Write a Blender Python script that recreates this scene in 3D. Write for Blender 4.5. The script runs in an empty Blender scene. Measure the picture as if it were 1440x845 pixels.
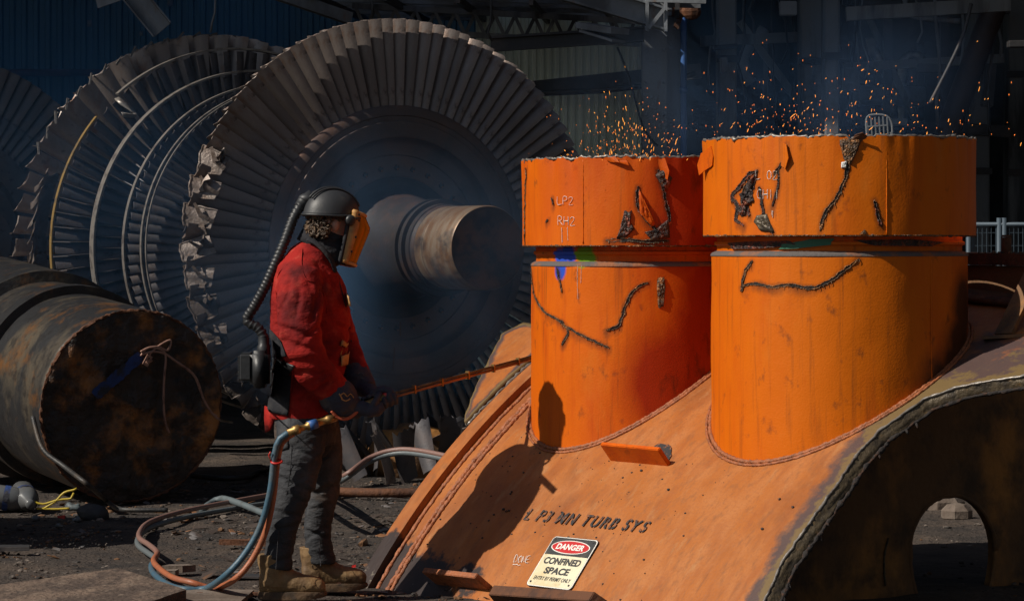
import bpy, bmesh, math, random
import numpy as np
from mathutils import Vector, Matrix, noise as mnoise

R = math.radians
PI = math.pi
random.seed(7)
rng = np.random.default_rng(7)
SC = bpy.context.scene
COL = SC.collection

# ------------------------------------------------------------------ camera, sky, sun, exposure
FPX, EYE, HY = 4000.0, 1.6, 345.0            # measured on the photograph (1440 wide)
cam_d = bpy.data.cameras.new('camera')
cam = bpy.data.objects.new('camera', cam_d); COL.objects.link(cam)
cam.location = (0, 0, EYE); cam.rotation_euler = (R(90), 0, 0)
cam_d.sensor_width = 36.0; cam_d.lens = 36.0 * FPX / 1440.0
cam_d.shift_y = -(422.0 - HY) / 1440.0
cam_d.clip_start = 0.1; cam_d.clip_end = 2000
SC.camera = cam

SUN_AZ = R(204.5)        # direction towards the sun in the XY plane, measured from +X
SUN_EL = R(41)
to_sun = Vector((math.cos(SUN_AZ) * math.cos(SUN_EL), math.sin(SUN_AZ) * math.cos(SUN_EL), math.sin(SUN_EL)))
sun_d = bpy.data.lights.new('sun', 'SUN'); sun_d.energy = 5.0; sun_d.angle = R(0.5); sun_d.color = (1.0, 0.93, 0.82)
sun = bpy.data.objects.new('sun', sun_d); COL.objects.link(sun)
sun.rotation_euler = to_sun.to_track_quat('Z', 'Y').to_euler(); sun.location = (-20, -20, 25)
W = bpy.data.worlds.new('World'); SC.world = W; W.use_nodes = True
wn = W.node_tree.nodes; wl = W.node_tree.links
sky = wn.new('ShaderNodeTexSky'); sky.sky_type = 'NISHITA'; sky.sun_disc = False
sky.sun_elevation = SUN_EL; sky.sun_rotation = R(90) - SUN_AZ
wl.new(sky.outputs[0], wn['Background'].inputs[0]); wn['Background'].inputs[1].default_value = 0.05
SC.view_settings.view_transform = 'Standard'; SC.view_settings.look = 'None'
SC.view_settings.exposure = -0.10; SC.view_settings.gamma = 1.0; SC.view_settings.use_curve_mapping = False
SC.cycles.max_bounces = 8; SC.cycles.volume_bounces = 1; SC.cycles.volume_step_rate = 2.0
SC.cycles.use_denoising = True

# ------------------------------------------------------------------ helpers
def at(px, py, Y):
    return Vector(((px - 720) / FPX * Y, Y, EYE - (py - HY) / FPX * Y))

def gnd(px, py):
    Y = FPX * EYE / (py - HY)
    return Vector(((px - 720) / FPX * Y, Y, 0))

class MB:
    """collects shapes into one mesh"""
    def __init__(s): s.v = []; s.f = []
    def add(s, vs, fs):
        o = len(s.v); s.v += [tuple(p) for p in vs]; s.f += [tuple(i + o for i in q) for q in fs]; return s
    def box(s, lo, hi, M=None):
        p = [Vector((x, y, z)) for x in (lo[0], hi[0]) for y in (lo[1], hi[1]) for z in (lo[2], hi[2])]
        if M: p = [M @ q for q in p]
        return s.add(p, [(0, 1, 3, 2), (4, 6, 7, 5), (0, 4, 5, 1), (2, 3, 7, 6), (0, 2, 6, 4), (1, 5, 7, 3)])
    def bar(s, a, b, w, h, up=(0, 0, 1)):
        a = Vector(a); b = Vector(b); d = (b - a).normalized(); up = Vector(up)
        x = d.cross(up)
        if x.length < 1e-4: x = d.cross(Vector((0, 1, 0)))
        x.normalize(); y = x.cross(d)
        p = [q + x * sx * w / 2 + y * sy * h / 2 for q in (a, b) for sx, sy in ((-1, -1), (1, -1), (1, 1), (-1, 1))]
        return s.add(p, [(3, 2, 1, 0), (4, 5, 6, 7), (0, 1, 5, 4), (1, 2, 6, 5), (2, 3, 7, 6), (3, 0, 4, 7)])
    def ibeam(s, a, b, w, h, t=0.02, up=(0, 0, 1)):
        a = Vector(a); b = Vector(b); d = (b - a).normalized(); up = Vector(up)
        x = d.cross(up).normalized(); y = x.cross(d)
        pr = [(-w/2, -h/2), (w/2, -h/2), (w/2, -h/2+t), (t/2, -h/2+t), (t/2, h/2-t), (w/2, h/2-t), (w/2, h/2), (-w/2, h/2), (-w/2, h/2-t), (-t/2, h/2-t), (-t/2, -h/2+t), (-w/2, -h/2+t)]
        n = len(pr)
        p = [q + x * u + y * v for q in (a, b) for u, v in pr]
        fs = [(i, (i + 1) % n, n + (i + 1) % n, n + i) for i in range(n)] + [tuple(range(n))[::-1], tuple(range(n, 2 * n))]
        return s.add(p, fs)
    def tube(s, pts, r, n=10, caps=True, jit=0.0, seed=0, flat=1.0):
        pts = [Vector(p) for p in pts]; m = len(pts)
        rr = [r] * m if not hasattr(r, '__len__') else list(r)
        rn = random.Random(seed)
        t0 = (pts[1] - pts[0]).normalized()
        x = t0.orthogonal().normalized(); vs = []; fs = []
        for i, p in enumerate(pts):
            t = (pts[min(i + 1, m - 1)] - pts[max(i - 1, 0)]).normalized()
            x = (x - t * x.dot(t))
            x = x.normalized() if x.length > 1e-6 else t.orthogonal().normalized()
            y = t.cross(x)
            for k in range(n):
                a = 2 * PI * k / n; q = rr[i] * (1 + jit * (rn.random() - .5) * 2)
                vs.append(p + (x * math.cos(a) + y * math.sin(a) * flat) * q)
        for i in range(m - 1):
            for k in range(n):
                a = i * n + k; b = i * n + (k + 1) % n
                fs.append((a, b, b + n, a + n))
        if caps: fs += [tuple(range(n))[::-1], tuple(range((m - 1) * n, m * n))]
        return s.add(vs, fs)
    def grid(s, P, closed=False):
        nr = len(P); nc = len(P[0]); vs = [q for row in P for q in row]; fs = []
        for i in range(nr - 1):
            for j in range(nc if closed else nc - 1):
                a = i * nc + j; b = i * nc + (j + 1) % nc
                fs.append((a, b, b + nc, a + nc))
        return s.add(vs, fs)
    def lathe(s, prof, n=64, M=None, caps=False):
        """prof [(r,z)] about local Z"""
        P = [[Vector((r * math.cos(2 * PI * k / n), r * math.sin(2 * PI * k / n), z)) for k in range(n)] for r, z in prof]
        if M: P = [[M @ q for q in row] for row in P]
        o = len(s.v)
        s.grid(P, True)
        if caps:
            m = len(prof); s.f += [tuple(range(o, o + n))[::-1], tuple(range(o + (m - 1) * n, o + m * n))]
        return s
    def ball(s, c, r, M=None, n=12, m=8):
        c = Vector(c); r = (r, r, r) if not hasattr(r, '__len__') else r
        vs = [Vector((0, 0, r[2]))]
        for i in range(1, m):
            th = PI * i / m
            for k in range(n):
                a = 2 * PI * k / n
                vs.append(Vector((r[0] * math.sin(th) * math.cos(a), r[1] * math.sin(th) * math.sin(a), r[2] * math.cos(th))))
        vs.append(Vector((0, 0, -r[2])))
        fs = [(0, 1 + k, 1 + (k + 1) % n) for k in range(n)]
        for i in range(m - 2):
            for k in range(n):
                a = 1 + i * n + k; b = 1 + i * n + (k + 1) % n
                fs.append((a, a + n, b + n, b))
        L = len(vs) - 1; o = 1 + (m - 2) * n
        fs += [(o + k, L, o + (k + 1) % n) for k in range(n)]
        if M: vs = [M @ v for v in vs]
        return s.add([v + c for v in vs], fs)
    def mesh(s, name, smooth=True, ang=None):
        me = bpy.data.meshes.new(name); me.from_pydata(s.v, [], s.f); me.validate()
        bm = bmesh.new(); bm.from_mesh(me); bmesh.ops.recalc_face_normals(bm, faces=bm.faces); bm.to_mesh(me); bm.free()
        if smooth:
            me.polygons.foreach_set('use_smooth', [True] * len(me.polygons))
            if ang: me.set_sharp_from_angle(angle=R(ang))
        return me

def tag(o, label=None, cat=None, group=None, kind=None):
    if label: o['label'] = label
    if cat: o['category'] = cat
    if group: o['group'] = group
    if kind: o['kind'] = kind
    elif cat: o['kind'] = 'thing'
    return o

def empty(name, loc, label, cat, group=None):
    o = bpy.data.objects.new(name, None); COL.objects.link(o); o.location = loc; o.empty_display_size = .1
    return tag(o, label, cat, group)

def obj(name, me, mat, parent=None, smooth=True, ang=None, label=None):
    """links a mesh (or MB) given in WORLD coordinates; under a parent it stays where it is"""
    if isinstance(me, MB): me = me.mesh(name, smooth, ang)
    o = bpy.data.objects.new(name, me); COL.objects.link(o)
    if mat is not None:
        me.materials.clear()
        for m in (mat if isinstance(mat, (list, tuple)) else [mat]): me.materials.append(m)
    if parent is not None:
        o.parent = parent
        off = Vector((0, 0, 0)); p = parent
        while p is not None:
            off += p.location + p.matrix_parent_inverse.translation; p = p.parent
        o.matrix_parent_inverse = Matrix.Translation(-off)
    if label: o['label'] = label
    return o

def baked(name, mb, voxel=None, smooth=0, extra=None):
    """voxel-joins the shapes in mb into one continuous skin"""
    me = mb.mesh(name)
    o = bpy.data.objects.new('tmp', me); COL.objects.link(o)
    if voxel:
        m = o.modifiers.new('r', 'REMESH'); m.mode = 'VOXEL'; m.voxel_size = voxel; m.use_smooth_shade = True
    if smooth:
        m = o.modifiers.new('s', 'SMOOTH'); m.iterations = smooth; m.factor = .5
    dg = bpy.context.evaluated_depsgraph_get(); dg.update()
    out = bpy.data.meshes.new_from_object(o.evaluated_get(dg)); out.name = name
    bpy.data.objects.remove(o); bpy.data.meshes.remove(me)
    out.polygons.foreach_set('use_smooth', [True] * len(out.polygons))
    return out

def displace(me, fn):
    """moves each vertex along its normal by fn(co, normal)"""
    n = [v.normal.copy() for v in me.vertices]
    for v, nn in zip(me.vertices, n): v.co += nn * fn(v.co, nn)
    me.update()

def fbm(p, s, o=3): return mnoise.fractal(Vector(p) * s, 1.0, 2.0, o)

def resample(pts, step, smooth=True):
    """Catmull-Rom through the points"""
    pts = [Vector(p) for p in pts]; out = []
    n = len(pts)
    for i in range(n - 1):
        p0 = pts[max(i - 1, 0)]; p1 = pts[i]; p2 = pts[i + 1]; p3 = pts[min(i + 2, n - 1)]
        k = max(1, int((p2 - p1).length / step))
        for j in range(k):
            t = j / k
            if smooth:
                out.append(0.5 * ((2 * p1) + (p2 - p0) * t + (2 * p0 - 5 * p1 + 4 * p2 - p3) * t * t + (3 * p1 - p0 - 3 * p2 + p3) * t ** 3))
            else: out.append(p1.lerp(p2, t))
    out.append(pts[-1]); return out

def text_mesh(s, size, bold=0.0, shear=0.0, squeeze=1.0, extrude=0.0):
    c = bpy.data.curves.new('t', 'FONT'); c.body = s; c.size = size; c.offset = bold; c.shear = shear
    c.align_x = 'CENTER'; c.align_y = 'CENTER'; c.extrude = extrude; c.fill_mode = 'FRONT' if not extrude else 'BOTH'
    o = bpy.data.objects.new('t', c); COL.objects.link(o)
    dg = bpy.context.evaluated_depsgraph_get(); dg.update()
    me = bpy.data.meshes.new_from_object(o.evaluated_get(dg)); bpy.data.objects.remove(o); bpy.data.curves.remove(c)
    for v in me.vertices: v.co.x *= squeeze
    return me

# ------------------------------------------------------------------ materials
def lin(r, g, b):
    f = lambda c: (c / 255 / 12.92) if c <= 10 else ((c / 255 + .055) / 1.055) ** 2.4
    return (f(r), f(g), f(b))

def mat(name, col, rough=.6, metal=0.0, layers=(), bump=0.0, bscale=80, bdist=.01, coords='Object', spec=.5, rvar=0.0, bump2=None, coat=0):
    """layers: (colour, scale, lo, hi, amount, stretch xyz[, detail])"""
    m = bpy.data.materials.new(name); m.use_nodes = True
    nt = m.node_tree; N = nt.nodes; L = nt.links; P = N['Principled BSDF']
    P.inputs['Roughness'].default_value = rough; P.inputs['Metallic'].default_value = metal
    P.inputs['Specular IOR Level'].default_value = spec
    if coat: P.inputs['Coat Weight'].default_value = coat
    tc = N.new('ShaderNodeTexCoord'); src = tc.outputs[coords]
    cur = None
    rgb = N.new('ShaderNodeRGB'); rgb.outputs[0].default_value = (*col, 1); cur = rgb.outputs[0]
    facs = []
    for i, ly in enumerate(layers):
        c, sc, lo, hi, amt, st = ly[:6]; det = ly[6] if len(ly) > 6 else 8
        mp = N.new('ShaderNodeMapping'); mp.inputs['Scale'].default_value = st; mp.inputs['Location'].default_value = (i * 3.7, i * 1.9, i * 5.3)
        L.new(src, mp.inputs[0])
        t = N.new('ShaderNodeTexNoise'); t.inputs['Scale'].default_value = sc; t.inputs['Detail'].default_value = det; t.inputs['Roughness'].default_value = .62
        L.new(mp.outputs[0], t.inputs['Vector'])
        mr = N.new('ShaderNodeMapRange'); mr.inputs['From Min'].default_value = lo; mr.inputs['From Max'].default_value = hi
        mr.inputs['To Max'].default_value = amt; L.new(t.outputs[0], mr.inputs[0])
        mx = N.new('ShaderNodeMix'); mx.data_type = 'RGBA'
        L.new(mr.outputs[0], mx.inputs[0]); L.new(cur, mx.inputs[6]); mx.inputs[7].default_value = (*c, 1)
        cur = mx.outputs[2]; facs.append(mr.outputs[0])
    L.new(cur, P.inputs['Base Color'])
    if rvar and facs:
        mr = N.new('ShaderNodeMapRange'); mr.inputs['To Min'].default_value = rough; mr.inputs['To Max'].default_value = min(1, rough + rvar)
        L.new(facs[0], mr.inputs[0]); L.new(mr.outputs[0], P.inputs['Roughness'])
    nrm = None
    for b in ([(bump, bscale, bdist)] if bump else []) + ([bump2] if bump2 else []):
        t = N.new('ShaderNodeTexNoise'); t.inputs['Scale'].default_value = b[1]; t.inputs['Detail'].default_value = 5
        if len(b) > 3:
            mp = N.new('ShaderNodeMapping'); mp.inputs['Scale'].default_value = b[3]; L.new(src, mp.inputs[0]); L.new(mp.outputs[0], t.inputs['Vector'])
        else: L.new(src, t.inputs['Vector'])
        bp = N.new('ShaderNodeBump'); bp.inputs['Strength'].default_value = b[0]; bp.inputs['Distance'].default_value = b[2]
        L.new(t.outputs[0], bp.inputs['Height'])
        if nrm: L.new(nrm, bp.inputs['Normal'])
        nrm = bp.outputs[0]
    if nrm: L.new(nrm, P.inputs['Normal'])
    m['cur'] = 0
    return m

def add_mask_layer(m, color, build):
    """puts one more colour over the base colour where build(nodes, links) says"""
    N = m.node_tree.nodes; L = m.node_tree.links; P = N['Principled BSDF']
    prev = P.inputs['Base Color'].links[0].from_socket
    fac = build(N, L)
    mx = N.new('ShaderNodeMix'); mx.data_type = 'RGBA'
    L.new(fac, mx.inputs[0]); L.new(prev, mx.inputs[6]); mx.inputs[7].default_value = (*color, 1)
    L.new(mx.outputs[2], P.inputs['Base Color'])

def attr_mask(attr, scale, nz, lo, hi, amt=1.0, st=(1, 1, 1)):
    def b(N, L):
        a = N.new('ShaderNodeAttribute'); a.attribute_name = attr
        tc = N.new('ShaderNodeTexCoord'); mp = N.new('ShaderNodeMapping'); mp.inputs['Scale'].default_value = st
        L.new(tc.outputs['Object'], mp.inputs[0])
        t = N.new('ShaderNodeTexNoise'); t.inputs['Scale'].default_value = scale; t.inputs['Detail'].default_value = 8; t.inputs['Roughness'].default_value = .65
        L.new(mp.outputs[0], t.inputs['Vector'])
        x = N.new('ShaderNodeMath'); x.operation = 'MULTIPLY_ADD'; L.new(t.outputs[0], x.inputs[0]); x.inputs[1].default_value = nz
        L.new(a.outputs['Fac'], x.inputs[2])
        mr = N.new('ShaderNodeMapRange'); mr.inputs['From Min'].default_value = lo + nz * .5; mr.inputs['From Max'].default_value = hi + nz * .5; mr.inputs['To Max'].default_value = amt
        L.new(x.outputs[0], mr.inputs[0]); return mr.outputs[0]
    return b

def set_attr(me, name, vals):
    a = me.attributes.new(name, 'FLOAT', 'POINT'); a.data.foreach_set('value', vals)

ONE = (1, 1, 1)
M_pipe = mat('orange_paint', (.60, .128, .0012), .50, 0, [((.44, .060, .002), 4.5, .52, .70, .55, (1.5, 1.5, .25)), ((.16, .045, .008), 5, .56, .70, .6, (5, 5, .22)), ((.62, .19, .02), 3.2, .58, .72, .5, (1, 1, .5)), ((.09, .03, .012), 14, .60, .72, .65, (1, 1, .7)), ((.52, .085, .002), 2.2, .45, .7, .6, (1, 1, .35)), ((.12, .03, .01), 9, .68, .82, .6, (1, 1, .5)), ((.05, .02, .01), 60, .73, .78, .8, ONE)], bump=.22, bscale=110, bdist=.004, bump2=(.16, 6, .02), spec=.22)
M_pipe_red = mat('orange_red_paint', (.60, .112, .0012), .50, 0, [((.38, .034, .003), 4.5, .52, .70, .55, (1.5, 1.5, .25)), ((.16, .045, .008), 5, .56, .70, .6, (5, 5, .22)), ((.62, .19, .02), 3.2, .58, .72, .5, (1, 1, .5)), ((.09, .03, .012), 14, .60, .72, .65, (1, 1, .7)), ((.46, .052, .003), 2.2, .42, .65, .7, (1, 1, .35)), ((.12, .02, .01), 9, .66, .8, .7, (1, 1, .5)), ((.05, .02, .01), 60, .73, .78, .8, ONE)], bump=.22, bscale=110, bdist=.004, bump2=(.16, 6, .02), spec=.22)
M_shell = mat('faded_orange_shell', (.375, .116, .021), .52, 0, [((.42, .158, .048), 5, .42, .62, .8, (1.4, .75, 1)), ((.28, .075, .014), 6, .5, .72, .8, (1.6, .65, 1)), ((.22, .085, .030), 26, .52, .70, .7, (1.3, .65, 1)), ((.20, .058, .014), 1.8, .47, .64, .8, (1.2, .8, 1)), ((.40, .205, .085), 12, .58, .72, .6, (1.2, .5, 1)), ((.10, .045, .022), 7, .63, .74, .6, (2, .4, 1)), ((.30, .10, .03), 90, .5, .62, .5, ONE), ((.07, .03, .02), 45, .68, .75, .85, ONE), ((.10, .04, .02), 130, .70, .74, .8, ONE), ((.20, .06, .03), 9, .64, .76, .6, ONE)], spec=.35, bump=.35, bscale=70, bdist=.004, bump2=(.3, 9, .015), coords='UV')
M_slag = mat('torch_slag', (.11, .065, .035), .45, .3, [((.40, .17, .05), 30, .48, .6, .85, ONE), ((.25, .25, .27), 55, .6, .68, .8, ONE), ((.015, .012, .012), 20, .5, .65, .8, ONE)], bump=1.0, bscale=90, bdist=.02)
M_slag_red = mat('torn_paint_slag', (.05, .03, .025), .45, .2, [((.25, .05, .02), 24, .5, .58, .85, ONE), ((.32, .14, .05), 40, .6, .66, .7, ONE), ((.012, .01, .012), 15, .52, .62, .9, ONE)], bump=1.0, bscale=60, bdist=.02)
M_cutsteel = mat('cut_steel', (.10, .075, .045), .42, .35, [((.035, .028, .022), 12, .45, .6, .9, ONE), ((.20, .12, .05), 30, .58, .68, .7, ONE)], bump=.6, bscale=70, bdist=.008)
M_slot = mat('burnt_slot', (.014, .010, .009), .85, 0, [((.07, .028, .012), 30, .52, .62, .8, ONE)], bump=.8, bscale=60, bdist=.01)
M_weld = mat('painted_weld', (.34, .105, .035), .6, 0, [((.20, .07, .03), 30, .45, .6, .8, ONE)], bump=.9, bscale=60, bdist=.01)
M_rustwall = mat('rusty_plate', (.16, .080, .034), .75, 0, [((.46, .20, .045), 3.2, .48, .68, .85, (1, 1, .6)), ((.05, .034, .024), 5, .48, .65, .8, ONE), ((.18, .075, .02), 28, .6, .72, .6, ONE)], bump=.7, bscale=30, bdist=.01)
M_innersteel = mat('dark_inside_steel', (.03, .018, .013), .8, 0, [((.07, .03, .015), 6, .45, .65, .8, ONE)], bump=.5, bscale=40, bdist=.01)
M_blade = mat('blade_steel', (.190, .155, .138), .42, .3, [((.32, .275, .245), 5, .45, .7, .7, (1, .35, 1)), ((.17, .075, .034), 7, .55, .7, .75, (1, .5, 1)), ((.05, .04, .036), 16, .58, .72, .8, ONE)], bump=.35, bscale=70, bdist=.004)
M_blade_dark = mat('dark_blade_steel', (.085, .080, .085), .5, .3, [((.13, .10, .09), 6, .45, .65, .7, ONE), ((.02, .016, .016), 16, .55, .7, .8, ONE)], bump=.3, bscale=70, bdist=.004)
M_blade_torn = mat('torn_blade_steel', (.19, .15, .13), .5, .3, [((.27, .23, .20), 12, .5, .65, .8, ONE), ((.10, .065, .045), 9, .5, .65, .85, ONE), ((.22, .10, .04), 30, .62, .7, .6, ONE)], bump=.6, bscale=60, bdist=.008)
M_disc = mat('rotor_disc_steel', (.085, .062, .056), .55, .25, [((.17, .085, .052), 2.4, .46, .66, .75, ONE), ((.045, .04, .042), 4, .5, .66, .8, ONE), ((.18, .12, .09), 20, .62, .74, .5, ONE)], bump=.3, bscale=40, bdist=.006)
M_hub = mat('dark_hub_steel', (.024, .021, .023), .55, .3, [((.07, .036, .026), 4, .48, .66, .8, ONE), ((.02, .018, .02), 6, .5, .66, .8, ONE)], bump=.3, bscale=40, bdist=.005)
M_shaft = mat('machined_shaft', (.21, .155, .11), .42, .4, [((.15, .075, .035), 5, .42, .60, .9, (1, 1, 3)), ((.04, .033, .033), 5, .50, .64, .9, (1, 1, .6)), ((.40, .35, .30), 24, .66, .72, .7, ONE)], bump=.15, bscale=30, bdist=.004)
M_shaftend = mat('burnt_shaft_end', (.060, .036, .026), .7, .1, [((.16, .065, .03), 4, .46, .6, .8, (1, 1, 2)), ((.02, .016, .016), 8, .5, .65, .8, ONE)], bump=.6, bscale=24, bdist=.01)
M_ring = mat('shroud_ring_steel', (.24, .215, .19), .45, .5, [((.10, .08, .07), 14, .5, .62, .8, ONE)], bump=.4, bscale=50, bdist=.004)
M_ring_yel = mat('yellow_edged_ring', (.26, .165, .05), .45, .3, [((.10, .075, .05), 9, .5, .62, .85, ONE)], bump=.4, bscale=50, bdist=.004)
M_bigshaft = mat('dark_scrap_shaft', (.030, .030, .032), .42, .35, [((.12, .095, .065), 3, .5, .64, .8, (.5, .5, 1)), ((.18, .075, .02), 4, .54, .68, .85, ONE), ((.02, .018, .018), 12, .5, .65, .7, ONE)], bump=.4, bscale=26, bdist=.01)
M_bigshaftend = mat('charred_cut_face', (.040, .028, .022), .6, .1, [((.42, .16, .035), 2.6, .50, .66, .9, (1, 1, 1)), ((.035, .05, .055), 14, .6, .68, .7, ONE), ((.012, .010, .010), 6, .5, .62, .8, ONE)], bump=.9, bscale=14, bdist=.03, bump2=(.8, 60, .01))
M_ground = mat('dark_yard_dirt', (.050, .036, .028), .9, 0, [((.10, .070, .050), 1.6, .48, .66, .85, ONE), ((.012, .010, .010), 2.4, .5, .66, .85, ONE), ((.11, .085, .065), 60, .6, .72, .7, ONE), ((.16, .13, .11), 170, .68, .74, .8, ONE)], bump=1.0, bscale=60, bdist=.03, bump2=(.8, 14, .05))
M_stone = mat('grey_gravel', (.07, .055, .045), .9, 0, [((.18, .145, .12), 9, .5, .58, .9, ONE, 1), ((.02, .018, .018), 5, .5, .56, .9, ONE, 1), ((.16, .075, .03), 7, .6, .64, .9, ONE, 1)], bump=.6, bscale=90, bdist=.01)
M_litter = mat('litter_flakes', (.05, .035, .028), .7, .1, [((.20, .085, .03), 5, .52, .6, .9, ONE, 1), ((.16, .15, .15), 6, .58, .64, .9, ONE, 1)], bump=.4, bscale=60)
M_fence = mat('dull_blue_fence', (.06, .085, .11), .6, .2)
M_concrete = mat('dusty_concrete', (.16, .125, .10), .9, 0, [((.09, .062, .045), 3, .46, .62, .85, ONE), ((.05, .036, .03), 11, .58, .7, .8, ONE)], bump=.6, bscale=40, bdist=.01)
M_dirtslab = mat('dirt_covered_slab', (.14, .095, .068), .9, 0, [((.060, .040, .030), 5, .44, .58, .95, ONE), ((.20, .15, .11), 14, .56, .68, .7, ONE), ((.03, .022, .02), 26, .58, .68, .9, ONE)], bump=1.0, bscale=34, bdist=.02)
M_bluewall = mat('blue_cladding', (.032, .095, .15), .55, .1, [((.018, .060, .11), 1.0, .45, .65, .8, (1, 1, .5)), ((.05, .09, .12), 3, .62, .74, .5, (1, 1, .3))], bump=.2, bscale=20, bdist=.01)
M_girt = mat('red_oxide_steel', (.11, .035, .03), .7, 0, [((.04, .02, .02), 4, .45, .6, .8, ONE)], bump=.4, bscale=30)
M_greenwall = mat('green_cladding', (.74, .80, .68), .6, 0, [((.50, .55, .45), 1.3, .46, .65, .8, (1, 1, .3)), ((.26, .17, .10), 3, .62, .72, .7, (2, 1, .25))], bump=.2, bscale=20)
M_greysteel = mat('grey_painted_steel', (.20, .215, .235), .6, .05, [((.07, .07, .075), 2.0, .46, .62, .8, (1, 1, .4)), ((.15, .075, .04), 5, .62, .7, .7, (1, 1, .4))], bump=.3, bscale=30)
M_darksteel = mat('dark_steel', (.035, .034, .036), .6, .2, [((.075, .06, .055), 3, .5, .64, .8, ONE)], bump=.3, bscale=30)
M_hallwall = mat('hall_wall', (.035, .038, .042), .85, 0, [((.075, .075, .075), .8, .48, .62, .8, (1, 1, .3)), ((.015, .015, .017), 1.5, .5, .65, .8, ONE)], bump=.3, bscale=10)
M_dustlip = mat('dusty_lip', (.10, .085, .08), .8, 0, [((.30, .10, .03), 7, .5, .62, .8, ONE)], bump=.4, bscale=50)
M_bluepaint = mat('blue_drain_paint', (.03, .10, .30), .5)
M_silver = mat('silver_duct', (.36, .37, .38), .38, .8, [((.10, .10, .105), 4, .48, .6, .8, ONE)], bump=.3, bscale=26)
M_white = mat('white_paint', (.72, .72, .70), .6, 0, [((.4, .38, .34), 8, .55, .68, .6, ONE)])
M_whitemark = mat('white_chalk', (.82, .80, .76), .85, 0, [((.55, .45, .35), 90, .55, .65, .6, ONE)])
M_blackmark = mat('black_stencil', (.022, .022, .024), .7, 0, [((.30, .10, .03), 38, .54, .60, .85, ONE)])
M_rust = mat('rust', (.12, .045, .018), .8, .1, [((.05, .022, .014), 10, .45, .6, .8, ONE), ((.24, .10, .04), 22, .6, .7, .7, ONE)], bump=.7, bscale=50, bdist=.01)
M_darkbrown = mat('dark_brown_paint', (.045, .026, .024), .6, 0, [((.02, .014, .014), 3, .45, .62, .8, ONE)], bump=.3, bscale=20)
M_column = mat('weathered_column', (.16, .168, .175), .8, 0, [((.19, .19, .185), 1.6, .5, .66, .8, (1, 1, .3)), ((.03, .03, .032), 2.2, .48, .62, .9, (1.5, 1, .25)), ((.12, .055, .03), 4, .62, .7, .7, (1, 1, .4))], bump=.5, bscale=12)
M_bluespray = mat('blue_spray_paint', (.01, .07, .45), .6, 0, [((.02, .03, .08), 20, .5, .6, .5, ONE)])
M_bluefaded = mat('faded_blue_spray', (.012, .040, .16), .7, 0, [((.02, .02, .025), 9, .46, .56, .95, ONE)], bump=.6, bscale=40)
M_greenspray = mat('green_spray_paint', (.14, .30, .01), .6)
M_jacket = mat('red_suede', (.31, .014, .010), .85, 0, [((.15, .007, .007), 5, .44, .62, .9, ONE), ((.42, .055, .035), 12, .56, .7, .7, ONE), ((.045, .008, .01), 3.4, .54, .70, .8, ONE)], bump=.35, bscale=90, bdist=.006, bump2=(.5, 18, .02, (1, 1, 2)), spec=.2)
M_blackcloth = mat('black_cloth', (.022, .022, .026), .85, 0, [((.045, .042, .042), 12, .5, .64, .7, ONE)], bump=.5, bscale=60, bdist=.008, spec=.2)
M_jeans = mat('grey_denim', (.036, .037, .041), .85, 0, [((.078, .078, .082), 5, .48, .66, .8, (1, 1, .5)), ((.035, .035, .038), 8, .5, .64, .8, ONE), ((.13, .08, .05), 4, .6, .72, .5, ONE)], bump=.4, bscale=130, bdist=.004, bump2=(.6, 22, .02, (1, 1, 2.2)), spec=.2)
M_boot = mat('tan_boot_leather', (.21, .125, .052), .7, 0, [((.10, .055, .024), 9, .46, .62, .85, ONE), ((.26, .17, .09), 16, .58, .7, .6, ONE)], bump=.5, bscale=50, bdist=.008)
M_sole = mat('boot_sole', (.12, .07, .035), .8, 0, [((.05, .035, .025), 14, .46, .6, .8, ONE)], bump=.5, bscale=40)
M_glove = mat('dark_glove', (.026, .027, .045), .75, 0, [((.06, .045, .04), 14, .5, .64, .8, ONE)], bump=.6, bscale=50, bdist=.008)
M_trim = mat('orange_glove_trim', (.46, .085, .03), .75, 0, [((.2, .05, .03), 20, .5, .65, .7, ONE)], bump=.4, bscale=80)
M_skin = mat('skin', (.50, .25, .17), .5, 0, [((.42, .17, .11), 18, .48, .62, .6, ONE)], bump=.15, bscale=120)
M_hair = mat('brown_curly_hair', (.050, .030, .017), .5, 0, [((.16, .095, .05), 22, .5, .62, .85, ONE)], bump=1.0, bscale=60, bdist=.02)
M_helmet = mat('black_helmet', (.028, .029, .032), .5, 0, [((.05, .048, .046), 12, .58, .7, .7, ONE)], bump=.12, bscale=30)
M_plastic = mat('black_plastic', (.020, .021, .023), .45, 0, [((.05, .05, .05), 16, .58, .7, .6, ONE)], bump=.15, bscale=50)
M_visorframe = mat('tan_visor_frame', (.50, .26, .085), .55, 0, [((.30, .15, .06), 16, .5, .62, .7, ONE)], bump=.2, bscale=50)
M_brass = mat('brass', (.36, .22, .075), .48, .7, [((.14, .08, .035), 26, .5, .6, .8, ONE)])
M_copper = mat('copper_lance', (.55, .22, .09), .32, .8, [((.28, .13, .07), 8, .5, .62, .8, ONE)])
M_lance = mat('rusty_copper_tube', (.30, .12, .05), .4, .5, [((.14, .06, .035), 8, .45, .62, .85, ONE)])
M_redplastic = mat('red_plastic', (.5, .02, .015), .4)
M_bluehose = mat('blue_hose', (.045, .10, .145), .5, 0, [((.09, .10, .10), 12, .5, .64, .7, ONE)], bump=.2, bscale=60)
M_orangehose = mat('orange_hose', (.34, .105, .045), .5, 0, [((.24, .09, .05), 10, .48, .62, .7, ONE)], bump=.2, bscale=60)
M_pinkhose = mat('faded_red_hose', (.24, .115, .085), .6, 0, [((.13, .08, .065), 9, .48, .62, .8, ONE)], bump=.2, bscale=60)
M_greyhose = mat('grey_hose', (.10, .125, .135), .6, 0, [((.06, .06, .06), 9, .48, .62, .8, ONE)], bump=.2, bscale=60)
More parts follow.
